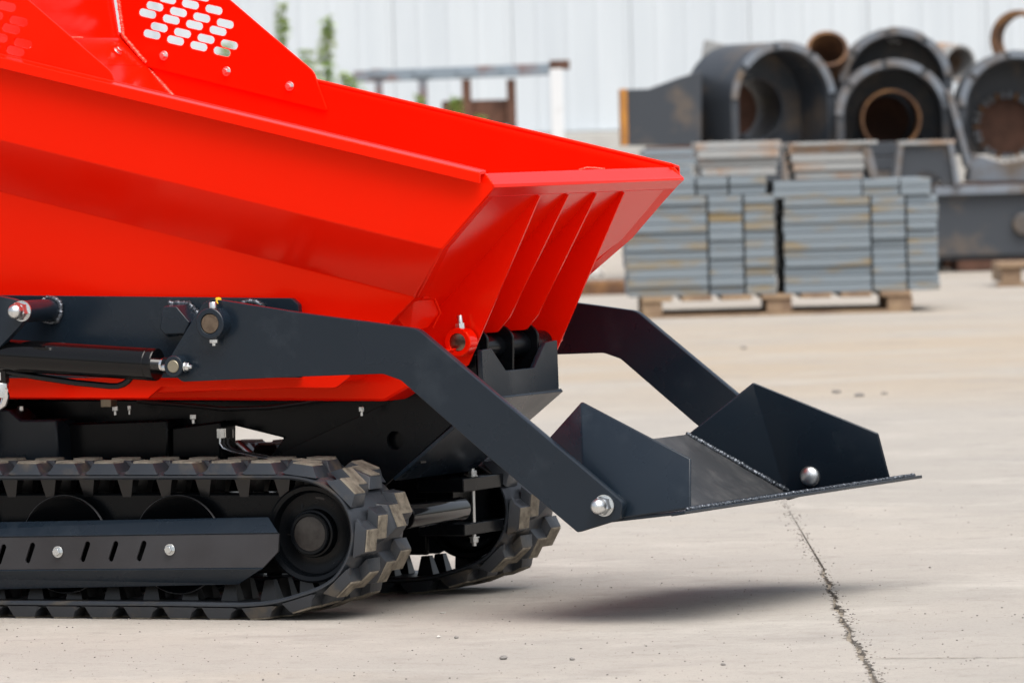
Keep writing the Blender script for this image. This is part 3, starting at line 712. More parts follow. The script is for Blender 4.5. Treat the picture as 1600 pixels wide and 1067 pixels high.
# lug meshes: two stepped blocks with a raised striped crown, in local (tangent, across, out)
def lug_mesh(sg):
    b = MB()
    def blk(t0, t1, y0, y1, ti, yi, h, edge):
        # base and crown rectangles
        A = [(t0, y0, -.003), (t1, y0, -.003), (t1, y1, -.003), (t0, y1, -.003)]
        B = [(t0+ti, y0+edge*.3, h), (t1-ti, y0+edge*.3, h), (t1-ti, y1-yi, h), (t0+ti, y1-yi, h)]
        b.add(A + B, [(0,1,5,4),(1,2,6,5),(2,3,7,6),(3,0,4,7),(4,5,6,7)], 0)
        yy = y0 + edge*.3 + .0035
        while yy < y1 - yi - .003:
            b.add([(t0+ti+.001, yy-.0011, h-.0005), (t1-ti-.001, yy-.0011, h-.0005), (t1-ti-.001, yy+.0011, h-.0005), (t0+ti+.001, yy+.0011, h-.0005),
                   (t0+ti+.0015, yy-.0008, h+.0020), (t1-ti-.0015, yy-.0008, h+.0020), (t1-ti-.0015, yy+.0008, h+.0020), (t0+ti+.0015, yy+.0008, h+.0020)],
                  [(0,1,5,4),(1,2,6,5),(2,3,7,6),(3,0,4,7),(4,5,6,7)], 1)
            yy += .0043
    blk(-.029, .025, 0, .042, .0095, .002, .0135, .010)
    blk(-.012, .044, .038, .082, .0095, .008, .0135, .0)
    # rounded buttress towards the belt edge
    b.add([(-.030, .001, -.002), (.030, .001, -.002), (.0115, .0035, .0118), (-.0115, .0035, .0118), (-.026, .018, -.002), (.026, .018, -.002), (.0105, .016, .012), (-.0105, .016, .012)],
          [(0,1,2,3),(1,5,6,2),(5,4,7,6),(4,0,3,7),(3,2,6,7)], 0)
    if sg < 0: b.v = [Vector((-v.x, -v.y, v.z)) for v in b.v]
    me = b.mesh('lug', [RUB, RUBT], 30)
    bm = bmesh.new(); bm.from_mesh(me)
    es = [e for e in bm.edges if len(e.link_faces) == 2 and e.calc_face_angle() > .5 and all(f.material_index == 0 for f in e.link_faces)]
    bmesh.ops.bevel(bm, geom=es, offset=.0018, segments=2, affect='EDGES', profile=.6); 
    for f in bm.faces: f.smooth = True
    bm.to_mesh(me); bm.free(); me.set_sharp_from_angle(angle=R(40)); return me
LUGA, LUGB = lug_mesh(1), lug_mesh(-1)
gl = MB(); gl.loft([Vector(v) for v in ((-.014,-.011,0),(.014,-.011,0),(.014,.011,0),(-.014,.011,0))], [Vector(v) for v in ((-.007,-.006,-.030),(.007,-.006,-.030),(.007,.006,-.030),(-.007,.006,-.030))])
GUIDE = gl.mesh('guide_lug', SOCK, 30)
TR = []
for sgn in (-1, 1):
    y0 = -TY if sgn < 0 else .168
    mb = MB(); ny = [(0, 0), (0.002, -.0015), (.008, -.001), (TW/2, 0), (TW-.008, -.001), (TW-.002, -.0015), (TW, 0)]
    vs = []; fs = []; prof_ = [(.0, .002), (.004, -.001), (.010, .0), (TW-.010, .0), (TW-.004, -.001), (TW, .002), (TW, TH-.005), (TW-.012, TH), (.012, TH), (.0, TH-.005)]
    for k in range(360):
        p, t, n_ = frame(k/360)
        for yy, h in prof_: vs.append(Vector((p.x + n_.x*h, y0 + yy, p.y + n_.y*h)))
    m_ = len(prof_)
    for k in range(360):
        k2 = (k+1) % 360
        for i in range(m_): fs.append([k*m_+i, k*m_+(i+1) % m_, k2*m_+(i+1) % m_, k2*m_+i])
    belt = mb.add(vs, fs).build('rubber_track', RUB, None, smooth=35); TR.append(belt)
    for k in range(NP):
        for col_, me_, off in ((0, LUGA, 0), (1, LUGB, .5)):
            p, t, n_ = frame((k + off)/NP + .004)
            o = link('lug', me_, belt)
            mm = Matrix(((t.x, 0, n_.x, 0), (0, 1, 0, 0), (t.y, 0, n_.y, 0), (0, 0, 0, 1)))
            p3 = Vector((p.x + n_.x*TH, y0 + (0.001 if col_ == 0 else TW - .001), p.y + n_.y*TH)); mm.translation = p3
            o.matrix_local = mm
        for yy in (.066, .114):
            p, t, n_ = frame(k/NP); o = link('guide_lug', GUIDE, belt)
            mm = Matrix(((t.x, 0, n_.x, 0), (0, 1, 0, 0), (t.y, 0, n_.y, 0), (0, 0, 0, 1)))
            mm.translation = Vector((p.x, y0 + yy, p.y)); o.matrix_local = mm
    # idler wheel
    yc = y0 + TW/2
    ic = xz(489, 833, -TY + .05)
    wh = MB()
    for s_ in (-1, 1):
        wh.lathe((ic[0], yc, ic[1]), (0, s_, 0), [(.006, .060), (.010, .062), (.018, .0655), (.028, .0685), (.030, .073), (.038, .073), (.040, .070), (.038, .064), (.026, .060), (.020, .045), (.024, .032)], 56, cap=False)
    idl = wh.build('idler_wheel', BLACK, None, smooth=45); TR.append(idl)
    hb = MB()
    for s_ in (-1, 1):
        hb.lathe((ic[0], yc, ic[1]), (0, s_, 0), [(0, .036), (.034, .036), (.037, .0345), (.038, .032), (.044, .0315), (.0455, .030), (.0455, .0265), (.042, .0255)], 48, cap=False)
    hb.build('wheel_hub', BLACK, idl, smooth=40)
    for s_ in (-1, 1): MB().lathe((ic[0], yc, ic[1]), (0, s_, 0), [(.040, .0256), (.0435, .0256), (.0438, .022), (.0438, .0001)], 40, cap=False).build('hub_cap', CAPM, idl, smooth=30)
    # track rollers
    for j, px in enumerate((270, 93, -84, -261, -438)):
        rx, rz = xz(px, 861, -.335); rl = MB()
        for s_ in (-1, 1):
            rl.lathe((rx, yc, .1095), (0, s_, 0), [(.012, .030), (.020, .060), (.034, .068), (.040, .0725), (.044, .0735), (.047, .0725), (.045, .068), (.036, .055), (.034, .026), (.05, .022), (.05, .0001)], 56, cap=False)
            o = rl.build('track_roller', BLACK, None, smooth=45); TR.append(o)
        for s_ in (-1, 1): MB().lathe((rx, yc, .1095), (0, s_, 0), [(.0405, .0736), (.0440, .0744), (.0455, .0732), (.0450, .0722)], 64, cap=False).build('rim', EDGE, o, smooth=60)  # pale rings added as the highlight line around the roller rims
    # roller frame
    fr_ = MB(); fr_.box((-2.3, yc - .022, .12), (ic[0] - .02, yc + .022, .185)); TR.append(fr_.build('roller_frame', BLACK, None, .004))
    fr_ = MB(); fr_.box((-2.25, y0 + TW - .03, .06), (-1.35, y0 + TW - .02, .17)) if sgn < 0 else fr_.box((-2.25, y0 + .02, .06), (-1.35, y0 + .03, .17)); TR.append(fr_.build('inner_guard', BLACK, None, .002))
    # drive sprocket at the rear, out of the picture
    sp_ = MB().lathe((xrear, yc - .03, cz_), (0, 1, 0), [(0, .05), (0, .085), (.06, .085), (.06, .05)], 18); TR.append(sp_.build('drive_sprocket', BLACK, None, .003))
    # side guard with slots, folded top and bottom
    yg = -.352 if sgn < 0 else .352
    a, b, c, d = (435.5, 833.5), (434.5, 861.5), (411, 886.5), (-420, 893)
    A_ = [xz(*k_, -.352) for k_ in ((-420, 845), a, b, c, d)]
    sl_ = []
    for xx, yy in [(-41, 867), (2, 866), (47, 863.5), (133, 861.5), (177, 861), (221, 860.5), (-130, 869), (-174, 870), (-218, 871)]:
        x_, z_ = xz(xx, yy, -.352); sl_.append(stadium(x_, z_, .0165, .0042, math.atan2(31, 12.5)))
    gd = yplate('track_guard', A_, sl_, yg - (.004 if sgn > 0 else 0), .004, GREY, None, .0004); TR.append(gd)
    yi = yg - sgn*.018; yo_ = yg - sgn*.016
    tf = [Vector((A_[0][0], yg, A_[0][1]+.0004)), Vector((A_[1][0], yg, A_[1][1]+.0004))]
    t1, t2 = ay(420, 808.5, -.334), ay(-420, 824, -.334)
    f_ = MB().add(tf + [Vector((t1.x, yi, t1.z)), Vector((t2.x, yi, t2.z))], [[0,1,2,3]]).build('top_flange', DARK, gd, smooth=0); sm = f_.modifiers.new('s', 'SOLIDIFY'); sm.thickness = .004; sm.offset = 0; bev(f_, .0008)
    bt1, bt2 = ay(373.5, 911.7, -.336), ay(-420, 928, -.336)
    f_ = MB().add([Vector((A_[4][0], yg, A_[4][1]-.0004)), Vector((A_[3][0], yg, A_[3][1]-.0004)), Vector((bt1.x, yo_, bt1.z)), Vector((bt2.x, yo_, bt2.z))], [[0,1,2,3]]).build('bottom_flange', DARK, gd, smooth=0); sm = f_.modifiers.new('s', 'SOLIDIFY'); sm.thickness = .004; sm.offset = 0; bev(f_, .0008)
    for px, py in ((89, 862), (264, 858.5), (-86, 866)):
        x_, z_ = xz(px, py, -.356); hexbolt('bolt', (x_, yg + sgn*.001, z_), (0, sgn, 0), .0062, .008, gd, 1.4)

# hang every part on the thing; HOP/CH/BUCK groups are parts whose pieces are sub-parts
bpy.context.view_layer.update()
bpy.data.objects.remove(DP)
for o in list(COL.objects):
    if o in parts_before if False else (o.parent is None and o not in parts_before and o is not DUMP):
        o.parent = DUMP; o.location = o.location - Vector((-1.4, 0, 0))
# flat parts directly under the dumper are easier to read than a group empty: lift hopper and chassis pieces up one level
for grp in (HOP, CH):
    for ch in list(grp.children):
        ch.parent = DUMP; ch.location = ch.location - Vector((-1.4, 0, 0))
    bpy.data.objects.remove(grp)

# ------------------------------------------------------------------ THE YARD BEHIND
def root(name, v, label, cat, group=None):                           # v in yard frame
    o = empty(name, yw(v), THETA); o['_v'] = 0; del o['_v']; tag(o, label, cat, group); return o
def loc(v, r0): return Vector(v) - Vector(r0)

# wall of pale sheets on a concrete plinth
DW = 45.0
zb_ = yd(900, 205, DW).z
wl = root('metal_wall', (0, DW, 0), 'pale blue white corrugated metal wall of a hall across the back', 'wall')
PW = .82; x = -6.5
while x < 9:
    mb = MB(); sec = []; n = 4
    for k in range(n):
        u0 = x + PW*k/n
        sec += [(u0, 0), (u0 + PW/n*.72, 0), (u0 + PW/n*.84, -.006), (u0 + PW/n*.90, -.006)]
    sec.append((x + PW - .006, 0)); jy = random.uniform(-.001, .001)
    vs = [(a, b + jy, zb_) for a, b in sec] + [(a, b + jy, 7.0) for a, b in sec]; m_ = len(sec)
    mb.add(vs, [[i, i+1, m_+i+1, m_+i] for i in range(m_-1)])
    mb.build('wall_panel', CLAD, wl, smooth=0)
    x += PW
MB().box((-6.5, .03, 0), (9.1, .3, 7.0)).build('wall_core', CLAD, wl, smooth=0)
MB().box((-6.5, -.12, 0), (9.1, .028, zb_ - .01)).build('plinth', PLINTH, wl, .01)

# pallet
DS = 25.7; SC = F / DS
z_deck = yd(1213, 459, DS).z
p0 = yd(1210, 470, DS)
pr = (p0.x, DS, 0)
pal = root('wooden_pallet', pr, 'wooden pallet carrying the two big stacks of grey slabs', 'pallet')
xl, xr_ = yd(1003, 470, DS).x - p0.x, yd(1424, 470, DS).x - p0.x
for xc in (xl + .04, (xl + xr_)/2 + .01, xr_ - .045):
    for yk in (0, .36, .72):
        w_ = .05 if yk == 0 and xc not in (xl + .04,) else .04
        MB().box((xc - w_, yk, .013), (xc + w_, yk + .10, z_deck - .0215)).build('block', WOOD, pal, .003)
for yk in (0, .36, .72): MB().box((xl, yk - .002, .0), (xr_, yk + .10, .012)).build('bottom_board', WOOD, pal, .002)
for k in range(7):
    u = xl + (xr_ - xl - .12)*k/6; MB().box((u, -.01, z_deck - .021), (u + .12, .83, z_deck)).build('deck_board', WOOD, pal, .002)

ordn = ['lowest', 'second', 'third', 'fourth', 'fifth', 'sixth', 'seventh', 'eighth', 'ninth', 'tenth', 'eleventh', 'twelfth', 'thirteenth', 'fourteenth']
def slab(x0, x1, z0, z1, D, dep, label, group, mt=STEELG, bevel=.003, name='steel_block', slant=0):
    c = ((x0 + x1)/2, D, z0); h = z1 - z0
    o = MB(); w_ = (x1 - x0)/2
    o.loft([Vector((-w_+slant, 0, 0)), Vector((w_-slant, 0, 0)), Vector((w_-slant, dep, 0)), Vector((-w_+slant, dep, 0))], [Vector((-w_, 0, h)), Vector((w_, 0, h)), Vector((w_, dep, h)), Vector((-w_, dep, h))])
    ob = o.build(name, mt, None, bevel, smooth=0); ob.location = yw(c); ob.rotation_euler = (0, 0, THETA)
    return tag(ob, label, 'slab', group)
def big_stack(side, rows, top, bot):
    ht = (bot - top)/rows
    zb0 = z_deck + .0005; hh = (yd(1213, top, DS).z - zb0)/rows
    for r_ in range(rows):
        up = r_ >= rows - 2
        if side == 'right': cols = [(1211, 1349), (1350, 1408), (1409, 1457)] if up else [(1225, 1361), (1363, 1416), (1418, 1467)]
        else: cols = [(960, 1089), (1091, 1140), (1142, 1201)] if up else [(975, 1106), (1108, 1162), (1164, 1212)]
        for ci, (a, b) in enumerate(cols):
            j = random.uniform(-1.6, 1.6)
            if side == 'left' and ci == 0 and not up: j += (rows - r_)*.9 - 6
            x0, x1 = yd(a + (j if ci == 0 else 0), 400, DS).x, yd(b + (j if ci == 2 else 0), 400, DS).x
            lab = ('lowest grey slab' if r_ == 0 else 'topmost grey slab' if r_ == rows - 1 else ordn[r_] + ' grey slab from the bottom') + ', %s column, %s stack on pallet' % (('wide left', 'narrow middle', 'narrow right')[ci], side)
            slab(x0 + .0015, x1 - .0015, zb0 + r_*hh, zb0 + (r_+1)*hh - .003, DS + random.uniform(-.014, .008), .78, lab, 'grey slabs of the %s stack' % side)
    return zb0 + rows*hh
zl = big_stack('left', 13, 274, 458)
zr = big_stack('right', 13, 283, 458)
def small_pile(name, base, rows, xs, top, dx, mt_top):
    hh = (yd(1150, top, DS).z - base)/rows
    for r_ in range(rows):
        k = (rows - 1 - r_)*dx; a, b = xs
        slab(yd(a + k, 250, DS).x, yd(b - k, 250, DS).x, base + r_*hh + .001, base + (r_+1)*hh - .003, DS + .05 + random.uniform(-.02, .02), .6,
             '%s of the %d rusty plates piled on the %s stack' % (('lowest', 'second from bottom', 'third from bottom', 'topmost') [r_ if r_ < rows-1 else 3], rows, name), 'plates piled on the %s stack' % name, STEELR)
small_pile('left', zl, 4, (1088, 1222), 220, 3, STEELR)
small_pile('right', zr, 4, (1234, 1358), 229, 3, STEELR)
a, b = yd(1238, 228, DS), yd(1372, 228, DS)
slab(a.x, b.x, a.z - .002, a.z + .012, DS + .02, .7, 'thin wide pale plate lying over the small pile on the right stack', 'loose plates on the stacks', STEELR)
a, b = yd(1226, 232, DS + .9), yd(1290, 222, DS + .9)
slab(a.x, b.x, z_deck, b.z, DS + .9, .3, 'rust topped block standing between the two small piles, farther back', 'loose plates on the stacks', STEELR)
# leaning pale strap at the right end of the right pile
a = yd(1365, 283, DS)
o = MB().loft([Vector((-.012, 0, 0)), Vector((.022, 0, 0)), Vector((.022, .3, 0)), Vector((-.012, .3, 0))], [Vector((-.045, 0, .125)), Vector((-.005, 0, .125)), Vector((-.005, .3, .125)), Vector((-.045, .3, .125))]).build('steel_flat', CASTL, None, .003)
o.location = yw((a.x, DS + .03, zr)); o.rotation_euler = (0, 0, THETA); tag(o, 'pale steel flat leaning against the right end of the small right pile', 'steel flat')

# bracket with an arch, right of the small piles
SB = F / 32.95
v0 = yd(1448, 291, 32.95)
brk = root('steel_bracket', (v0.x, 32.95, v0.z), 'grey trapezoid bracket with an arched opening behind the right slab stack', 'bracket')
w1, w0 = 39/SB, 48/SB; h_ = yd(1448, 226, 32.95).z - v0.z
out = [(-w0, 0), (-w1, h_), (w1, h_), (w0, 0), (w0 - .02, 0)] + [(.075*math.cos(t), .0 + .075*math.sin(t)) for t in [math.pi*k/10 for k in range(11)]] + [(-w0 + .02, 0)]
plate('arched_web', out, [], (0, 0, 0), (1,0,0), (0,0,1), .02, CAST, brk, .002)
MB().box((-w1 - .01, -.03, h_), (w1 + .02, .25, h_ + .02)).build('top_plate', STEELR, brk, .002)
for s in (-1, 1):
    MB().loft([Vector((s*w0 - .014, -.03, 0)), Vector((s*w0 + .014, -.03, 0)), Vector((s*w0 + .014, .25, 0)), Vector((s*w0 - .014, .25, 0))], [Vector((s*w1 - .012, -.03, h_ - .001)), Vector((s*w1 + .012, -.03, h_ - .001)), Vector((s*w1 + .012, .25, h_ - .001)), Vector((s*w1 - .012, .25, h_ - .001))]).build('leg', CASTL, brk, .002)


# long steel trough at the right
DT = 33.0
a, b = yd(1462, 292, DT), yd(1800, 400, DT)
tr = root('steel_trough', (a.x, DT, 0), 'long grey steel trough on dark bearers at the right edge', 'trough')
wd = b.x - a.x; z1, z0 = a.z, yd(1500, 400, DT).z
MB().box((0, 0, z0), (wd, .02, z1 - .045)).build('side_web', CAST, tr, .004)
MB().box((-.01, -.05, z1 - .044), (wd, .1, z1)).build('top_flange', CASTL, tr, .004)
MB().box((0, .5, z0), (wd, .52, z1 - .04)).build('side_web', CAST, tr, .004)
MB().box((0, .021, z0 - .02), (wd, .499, z0)).build('bottom_plate', CAST, tr, .004)
for k in range(3): MB().box((.1 + k*.5, .02, 0), (.4 + k*.5, .5, z0 - .021)).build('bearer', RUSTD, tr, .01)
MB().lathe((yd(1600, 355, DT).x - a.x, -.001, yd(1600, 350, DT).z), (0, -1, 0), [(0, .06), (.03, .06), (.04, .05)], 24).build('boss', CAST, tr, .004)
# small pallet far right
v = yd(1600, 445, 29.5); sp2 = root('wooden_pallet', (v.x, 29.5, 0), 'low wooden pallet cut by the right edge, on the ground', 'pallet')
for xx in (-.10, .28): MB().box((xx, 0, .02), (xx + .09, .6, .085)).build('block', WOOD, sp2, .003)
MB().box((-.12, -.02, .086), (.6, .1, .112)).build('deck_board', WOOD, sp2, .003); MB().box((-.12, .2, .086), (.6, .32, .112)).build('deck_board', WOOD, sp2, .003)
MB().box((-.12, 0, 0), (.6, .1, .019)).build('bottom_board', WOOD, sp2, .003)

# back row: plates, box beam, casings
DC = 33.5
def back_block(x0, x1, y0, y1, D, dep, label, mt=CAST, n=4, name='plate_stack'):
    a, b = yd(x0, y0, D), yd(x1, y1, D)
    r_ = root(name, ((a.x+b.x)/2, D, b.z if b.z > .02 else 0), label, 'plate stack')
    h = (a.z - max(b.z, 0))/n; w_ = (b.x - a.x)/2
    for k in range(n):
        j = random.uniform(-.02, .02); MB().box((-w_ + j, 0, k*h), (w_ + j, dep, (k+1)*h - .006)).build('plate', mt, r_, .003)
    return r_
back_block(1003, 1092, 232, 520, 31.0, .8, 'stack of grey steel plates behind the hopper lip, left of the small piles', STEELG, 16)
back_block(1095, 1470, 228, 520, DC - .1, 1.0, 'dark stack of thick plates that carries the round casings', CAST, 9)
back_block(1470, 1760, 286, 520, DC + .6, 1.0, 'dark plates under the right casing, behind the trough', RUSTD, 6)
# brown sheet lying low behind the hopper at the left of the stack
v = yd(945, 425, 30)
o = MB().box((-.18, 0, 0), (.10, .5, .06)).build('rusty_sheet', RUST, None, .004); o.location = yw((v.x, 30, 0)); o.rotation_euler = (0, 0, THETA)
tag(o, 'rusty brown sheet on the ground just left of the slab stacks', 'sheet')

# box beam with sloping top and orange end
D1 = 33.3
v = yd(1040, 228, D1)
bb = root('box_beam', (v.x, D1, v.z), 'dark grey box beam with orange rusty end and sloping top, left of the casings', 'box beam')
pts_ = [yd(*p_, D1) - Vector((v.x, D1, v.z)) for p_ in ((980, 228), (980, 140), (1013, 139), (1060, 122), (1092, 112), (1096, 112), (1096, 228))]
MB().prism([Vector((p.x, 0, p.z)) for p in pts_], (0, .5, 0)).build('beam_body', CAST, bb, .004)
e0 = yd(969, 140, D1).x - v.x; e1 = yd(979.5, 140, D1).x - v.x
MB().box((e0, -.015, pts_[0].z), (e1, .52, pts_[1].z + .003)).build('end_plate', ORANGE, bb, .002)
MB().box((pts_[0].x + .1, .0, -.10), (pts_[0].x + .4, .45, -.002)).build('packing', RUSTD, bb, .003)
# tilted rusty angle plate above it
D1 = 34.8
v = yd(1130, 120, D1 + .5)
pts_ = [yd(*p_, D1 + .5) - Vector((v.x, D1 + .5, v.z)) for p_ in ((1096, 112), (1103, 62), (1152, 74), (1180, 80), (1175, 150), (1100, 150))]
o = MB().prism([Vector((p.x, 0, p.z)) for p in pts_], (0, .35, 0)).build('rusty_block', STEELR, None, .006); o.location = yw((v.x, D1 + .5, v.z)); o.rotation_euler = (0, 0, THETA)
tag(o, 'grey block with rusty top edge showing behind the leftmost casing', 'block')

def casing(cx, cy, rpx, botpx, D, yaw, depth, label, hole_r=0, hole=(0, 0), pipe=None, gear=False, thick=.045, leg_out=0, extra=0):
    c = yd(cx, cy, D); zb1 = yd(cx, botpx, D).z; Rr = rpx * D / F
    r_ = empty('round_casing', yw((c.x, D, zb1)), THETA + yaw); tag(r_, label, 'casing', 'dark steel casings piled by the wall')
    hc = c.z - zb1
    def shoe(rad, lo=0):
        pts = [(rad*math.cos(t), hc + rad*math.sin(t)) for t in [math.pi*k/32 for k in range(33)]]
        return [(rad + lo, 0)] + pts + [(-rad - lo, 0)]
    A = shoe(Rr, leg_out); B = shoe(Rr - thick, leg_out)
    vs = []; n = len(A)
    for yy in (0, depth):
        vs += [Vector((x, yy, z)) for x, z in A] + [Vector((x, yy, z)) for x, z in B]
    fs = []; o2 = 2*n
    for i in range(n - 1):
        fs += [[i, i+1, n+i+1, n+i], [o2+i, o2+i+1, o2+n+i+1, o2+n+i], [i, i+1, o2+i+1, o2+i], [n+i, n+i+1, o2+n+i+1, o2+n+i]]
    for i in (0, n-1): fs.append([i, n+i, o2+n+i, o2+i])
    MB().add(vs, fs).build('shell', CAST, r_, .003, smooth=30)
    # machined front rim in segments
    sg = MB()
    for t0, t1 in ((8, 52), (58, 96), (101, 140), (146, 176)):
        m1 = 8; qa = []
        for k in range(m1 + 1):
            t = R(t0 + (t1-t0)*k/m1); qa.append((t,))
        outer = [Vector(((Rr+.004)*math.cos(t[0]), -.012, hc + (Rr+.004)*math.sin(t[0]))) for t in qa]
        inn = [Vector(((Rr-thick*.8)*math.cos(t[0]), -.012, hc + (Rr-thick*.8)*math.sin(t[0]))) for t in reversed(qa)]
        piece = MB().prism(outer + inn, (0, .0115, 0)); piece.build('rim_segment', CASTL, r_, .001)
    back_ = shoe(Rr - thick*.5)
    hl = []
    if hole_r:
        hl = [[(hole[0] + hole_r*math.cos(2*math.pi*k/36), hc + hole[1] + hole_r*math.sin(2*math.pi*k/36)) for k in range(36)]]
    plate('back_plate', back_, hl, (0, depth*.55, 0), (1,0,0), (0,0,1), .03, CAST, r_, .002)
    if pipe:
        pr_, ln, mt_ = pipe
        p_ = MB(); ii = pr_ - .012
        p_.lathe((hole[0], depth*.55 - ln, hc + hole[1]), (0, 1, 0), [(ln, ii), (0, ii), (0, pr_), (ln + .3, pr_)], 44, cap=False).build('inner_pipe', mt_, r_, .002, smooth=40)
    if hole_r:
        MB().lathe((hole[0], depth*.55 + .031, hc + hole[1]), (0, 1, 0), [(0, hole_r + .01), (.35, hole_r + .01)], 30).build('dark_backing', RUSTD, r_, .002) if not pipe else MB().lathe((hole[0], depth*.55 + .2, hc + hole[1]), (0, 1, 0), [(0, hole_r - .03), (.05, hole_r - .03)], 30).build('pipe_dark_backing', RUSTD, r_, .002)  # dark backing added behind the hole so its inside looks dark
    if gear:
        n_ = 30
        for k in range(n_):
            t = 2*math.pi*k/n_; rr0 = hole_r + .012
            c0 = Vector((hole[0] + rr0*math.cos(t), 0, hc + hole[1] + rr0*math.sin(t)))
            d = Vector((math.cos(t), 0, math.sin(t))); e = Vector((-math.sin(t), 0, math.cos(t)))
            q_ = [c0 - d*.018 - e*.007, c0 + d*.018 - e*.007, c0 + d*.018 + e*.007, c0 - d*.018 + e*.007]
            q_ = [v_ + Vector((0, depth*.55 - .05, 0)) for v_ in q_]
            MB().prism(q_, (0, .049, 0)).build('tooth', CASTL if k % 3 else RUST, r_, .001)
    return r_
k_ = DC / F
cup_ = casing(1400, 132, 88, 287, DC + .55, 0, .5, 'upper middle dark casing, the highest arch, with a white chalk mark inside')
casing(1396, 184, 90, 228, DC, 0, .6, 'lower middle dark casing with a big round pipe end inside it', .155, (-.01, -.01), pipe=(.155, .30, RUST))
casing(1224, 160, 94, 228, DC, R(28), .5, 'leftmost dark casing, turned to the right, round hole in its back', .17, (-.02, -.03), pipe=(.168, .03, CAST))
casing(1588, 170, 90, 240, DC + .3, 0, .5, 'rightmost dark casing with a toothed ring inside, cut by the frame edge', .15, (-.03, -.09), gear=True, leg_out=.05)
# chalk mark in the upper casing
zc_ = yd(1400, 132, DC + .55).z - yd(1400, 287, DC + .55).z
ck = MB()
for a_, b_, c_, d_ in ((-.02, .245, .0, .222), (.0, .222, .012, .243), (.014, .243, .03, .218), (.03, .218, .046, .228)):
    p_, q_ = Vector((a_, 0, b_)), Vector((c_, 0, d_)); n_ = Vector((p_.z - q_.z, 0, q_.x - p_.x)).normalized()*.0045
    ck.prism([Vector((0, .2715, zc_)) + v_ for v_ in (p_ - n_, q_ - n_, q_ + n_, p_ + n_)], (0, .002, 0))
ck.build('chalk_mark', WHITE, cup_, smooth=0)
# foot under the right casing
v = yd(1560, 282, DC + .1)
pts_ = [yd(*p_, DC + .1) - Vector((v.x, DC + .1, v.z)) for p_ in ((1512, 284), (1520, 240), (1570, 255), (1650, 240), (1660, 284))]
o = MB().prism([Vector((p.x, 0, p.z)) for p in pts_], (0, .3, 0)).build('splayed_support', CASTL, None, .006); o.location = yw((v.x, DC + .1, v.z)); o.rotation_euler = (0, 0, THETA)
tag(o, 'pale grey splayed foot below the rightmost casing', 'foot')
# leaning strip between the middle and right casings
A_, B_ = yd(1481, 140, DC - .05), yd(1514, 262, DC - .05)
o = MB().loft([Vector((-.016, 0, 0)), Vector((.016, 0, 0)), Vector((.016, .25, 0)), Vector((-.016, .25, 0))], [Vector((A_.x-B_.x-.016, 0, A_.z-B_.z)), Vector((A_.x-B_.x+.016, 0, A_.z-B_.z)), Vector((A_.x-B_.x+.016, .25, A_.z-B_.z)), Vector((A_.x-B_.x-.016, .25, A_.z-B_.z))]).build('steel_flat', CASTL, None, .003)
o.location = yw((B_.x, DC - .12, B_.z)); o.rotation_euler = (0, 0, THETA); tag(o, 'slanting steel flat between the middle casings and the rightmost one', 'steel flat')
def loose_pipe(cx, cy, r_px, D, tilt, ln, label, mt, inner, name='loose_pipe', rz=0, wall=.018):
    c = yd(cx, cy, D); rr0 = r_px * D / F
    o = MB().lathe((0, 0, 0), (0, 1, 0), [(ln, rr0 - wall), (0, rr0 - wall), (0, rr0), (ln, rr0), (ln, rr0 - wall)], 40, cap=False).build(name, mt, None, .002, smooth=40)
    o.location = yw((c.x, D, c.z)); o.rotation_euler = (tilt, 0, THETA + rz); tag(o, label, 'pipe'); return o
loose_pipe(1293, 76, 33, DC + .5, R(-32), .5, 'short rusty tube tilted upwards between the leftmost and middle casings', RUST, None)
loose_pipe(1590, 62, 46, DC + 1.1, 0, .12, 'rusty ring standing on edge behind the rightmost casing', RUST, None, 'steel_ring', R(-25), .03)
loose_pipe(1500, 100, 30, DC + 1.0, R(5), .6, 'dark rusty tube end between the upper middle and rightmost casings', STEELR, None, rz=R(30))

# rack in front of the wall
DR = 41.0
v = yd(870, 215, DR)
rk = root('steel_rack', (v.x, DR, 0), 'grey and rusty steel rack with a white end post by the wall', 'rack')
T0 = yd(552, 111, DR); T1 = yd(858, 99, DR); T2 = yd(890, 97, DR)
def rl(p): return Vector((p.x - v.x, 0, p.z))
a, b = rl(T0), rl(T1); hr = .075
MB().loft([a + Vector((0,0,0)), a + Vector((0,.08,0)), a + Vector((0,.08,-hr)), a + Vector((0,0,-hr))], [b, b + Vector((0,.08,0)), b + Vector((0,.08,-hr)), b + Vector((0,0,-hr))]).build('top_rail', RAIL, rk, .004)
c = rl(T2) + Vector((0,0,.012)); b2 = b + Vector((.002, -.01, .012))
MB().box((b2.x, -.01, c.z - .06), (c.x, .09, c.z)).build('end_cap', RUSTD, rk, .004)
for px, pw, mt_ in ((591, 6, RAIL), (660, 7, RAIL), (728, 7, RUSTD), (798, 7, RUSTD)):
    p = rl(yd(px, 108, DR)); w_ = pw * DR / F
    MB().box((p.x - w_, .0, yd(px, 600, DR).z if 0 else 0), (p.x + w_, .06, p.z - .065)).build('post', mt_, rk, .003)
    MB().box((p.x - w_*1.9, -.02, p.z - .05), (p.x + w_*1.9, -.001, p.z + .0)).build('gusset', RAIL, rk, .003)
p = rl(yd(869, 105, DR)); MB().box((p.x - .038, -.03, 0), (p.x + .038, .05, p.z - .012)).build('end_post', WHITE, rk, .004)
b0, b1 = rl(yd(690, 158, DR)), rl(yd(805, 196, DR))
MB().box((b0.x, .07, b1.z), (b1.x, .5, b0.z)).build('rusty_bin', RUSTD, rk, .01)

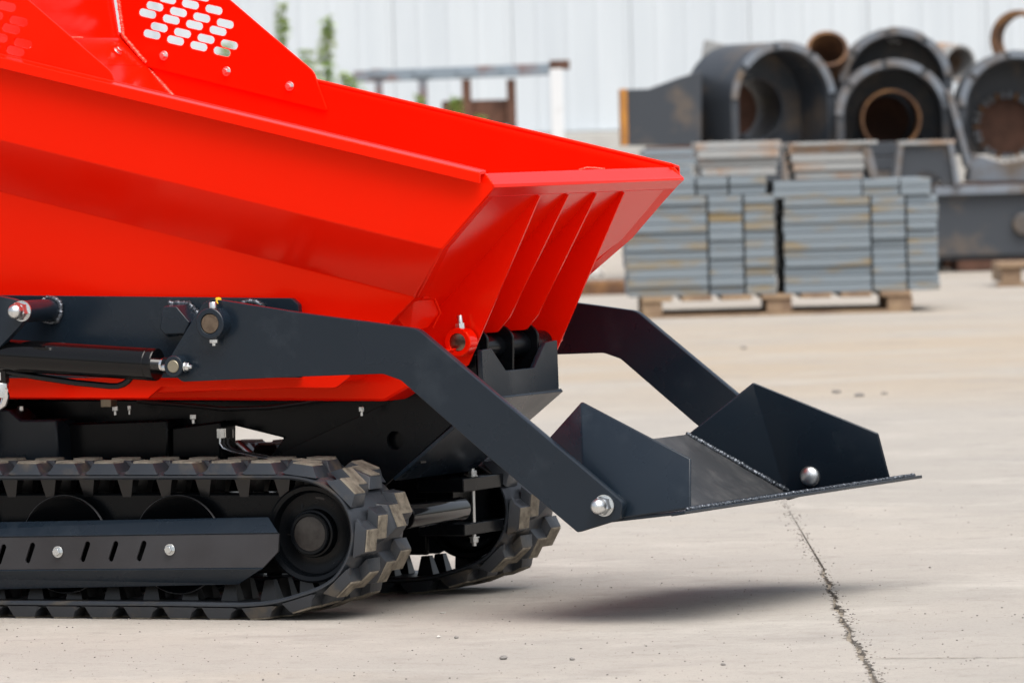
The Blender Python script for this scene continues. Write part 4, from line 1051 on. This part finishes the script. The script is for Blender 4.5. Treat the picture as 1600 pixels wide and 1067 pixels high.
# weeds
def weed(px, top, D, dens, wide, label, base_w=1.0, seed=0):
    rr = random.Random(seed + px); tpt = yd(px, top, D); H = tpt.z
    r_ = root('tall_weed', (tpt.x, D, 0), label, 'weed', 'weeds growing along the wall')
    path = [Vector((.03*math.sin(k*.7 + seed), .02*math.cos(k), H*k/8)) for k in range(9)]
    MB().tube(path, .008, 6, rf=lambda i: .010 - .0009*i).build('stem', STEM, r_)
    lf = MB(); n = int(dens * H / 1.5)
    def leaf(c, d, L_):
        s_ = d.cross(Vector((0, 0, 1))).normalized()*L_*.30; up = Vector((0, 0, L_*.10))
        lf.add([c, c + d*L_*.45 - s_ + up, c + d*L_ - up*.5, c + d*L_*.45 + s_ + up], [[0,1,2],[0,2,3]])
    for k in range(n):
        h = H*(.12 + .88*rr.random() ** .8); f = 1 - h/H
        ang = rr.uniform(0, 6.28); bl = wide*(.25 + f*base_w)*rr.uniform(.35, 1.25)
        s0 = path[min(8, int(h/H*8))]; d = Vector((math.cos(ang), math.sin(ang), rr.uniform(.1, .9)))
        c = Vector((s0.x, s0.y, h))
        for q_ in range(rr.randint(4, 7)):
            t = (q_ + 1)/6; p_ = c + d*bl*t - Vector((0, 0, bl*.5*t*t))
            a2 = ang + rr.uniform(-1.6, 1.6)
            leaf(p_, Vector((math.cos(a2), math.sin(a2), rr.uniform(-.5, .6))).normalized(), rr.uniform(.025, .06)*(.6 + f*.7))
    lf.build('leaves', LEAF, r_, smooth=0)
weed(443, 6, 38, 420, .10, 'tallest green weed, left one of the two spires above the hopper', 1.2, 1)
weed(507, 26, 37.5, 480, .12, 'second green spire weed, at the right of the tallest one', 1.4, 2)
weed(470, 78, 38, 380, .14, 'short weed between the two green spires', 1.3, 3)
weed(538, 118, 37.5, 650, .22, 'low bushy weed right of the green spires above the hopper rim', 1.0, 4)
weed(400, 60, 38.2, 380, .16, 'weed seen through the slots of the far hopper guard', 1.2, 5)
weed(352, 70, 38, 500, .2, 'leftmost weed, showing green through the guard slots', 1.2, 8)
weed(664, 150, 39, 380, .12, 'small weed at the second rack post', 1.0, 6)
weed(715, 152, 39, 420, .14, 'small yellow green weed in front of the rusty bin', 1.0, 7)
weed(745, 180, 39, 300, .10, 'smallest weed, right of the rusty bin middle', 1.0, 9)
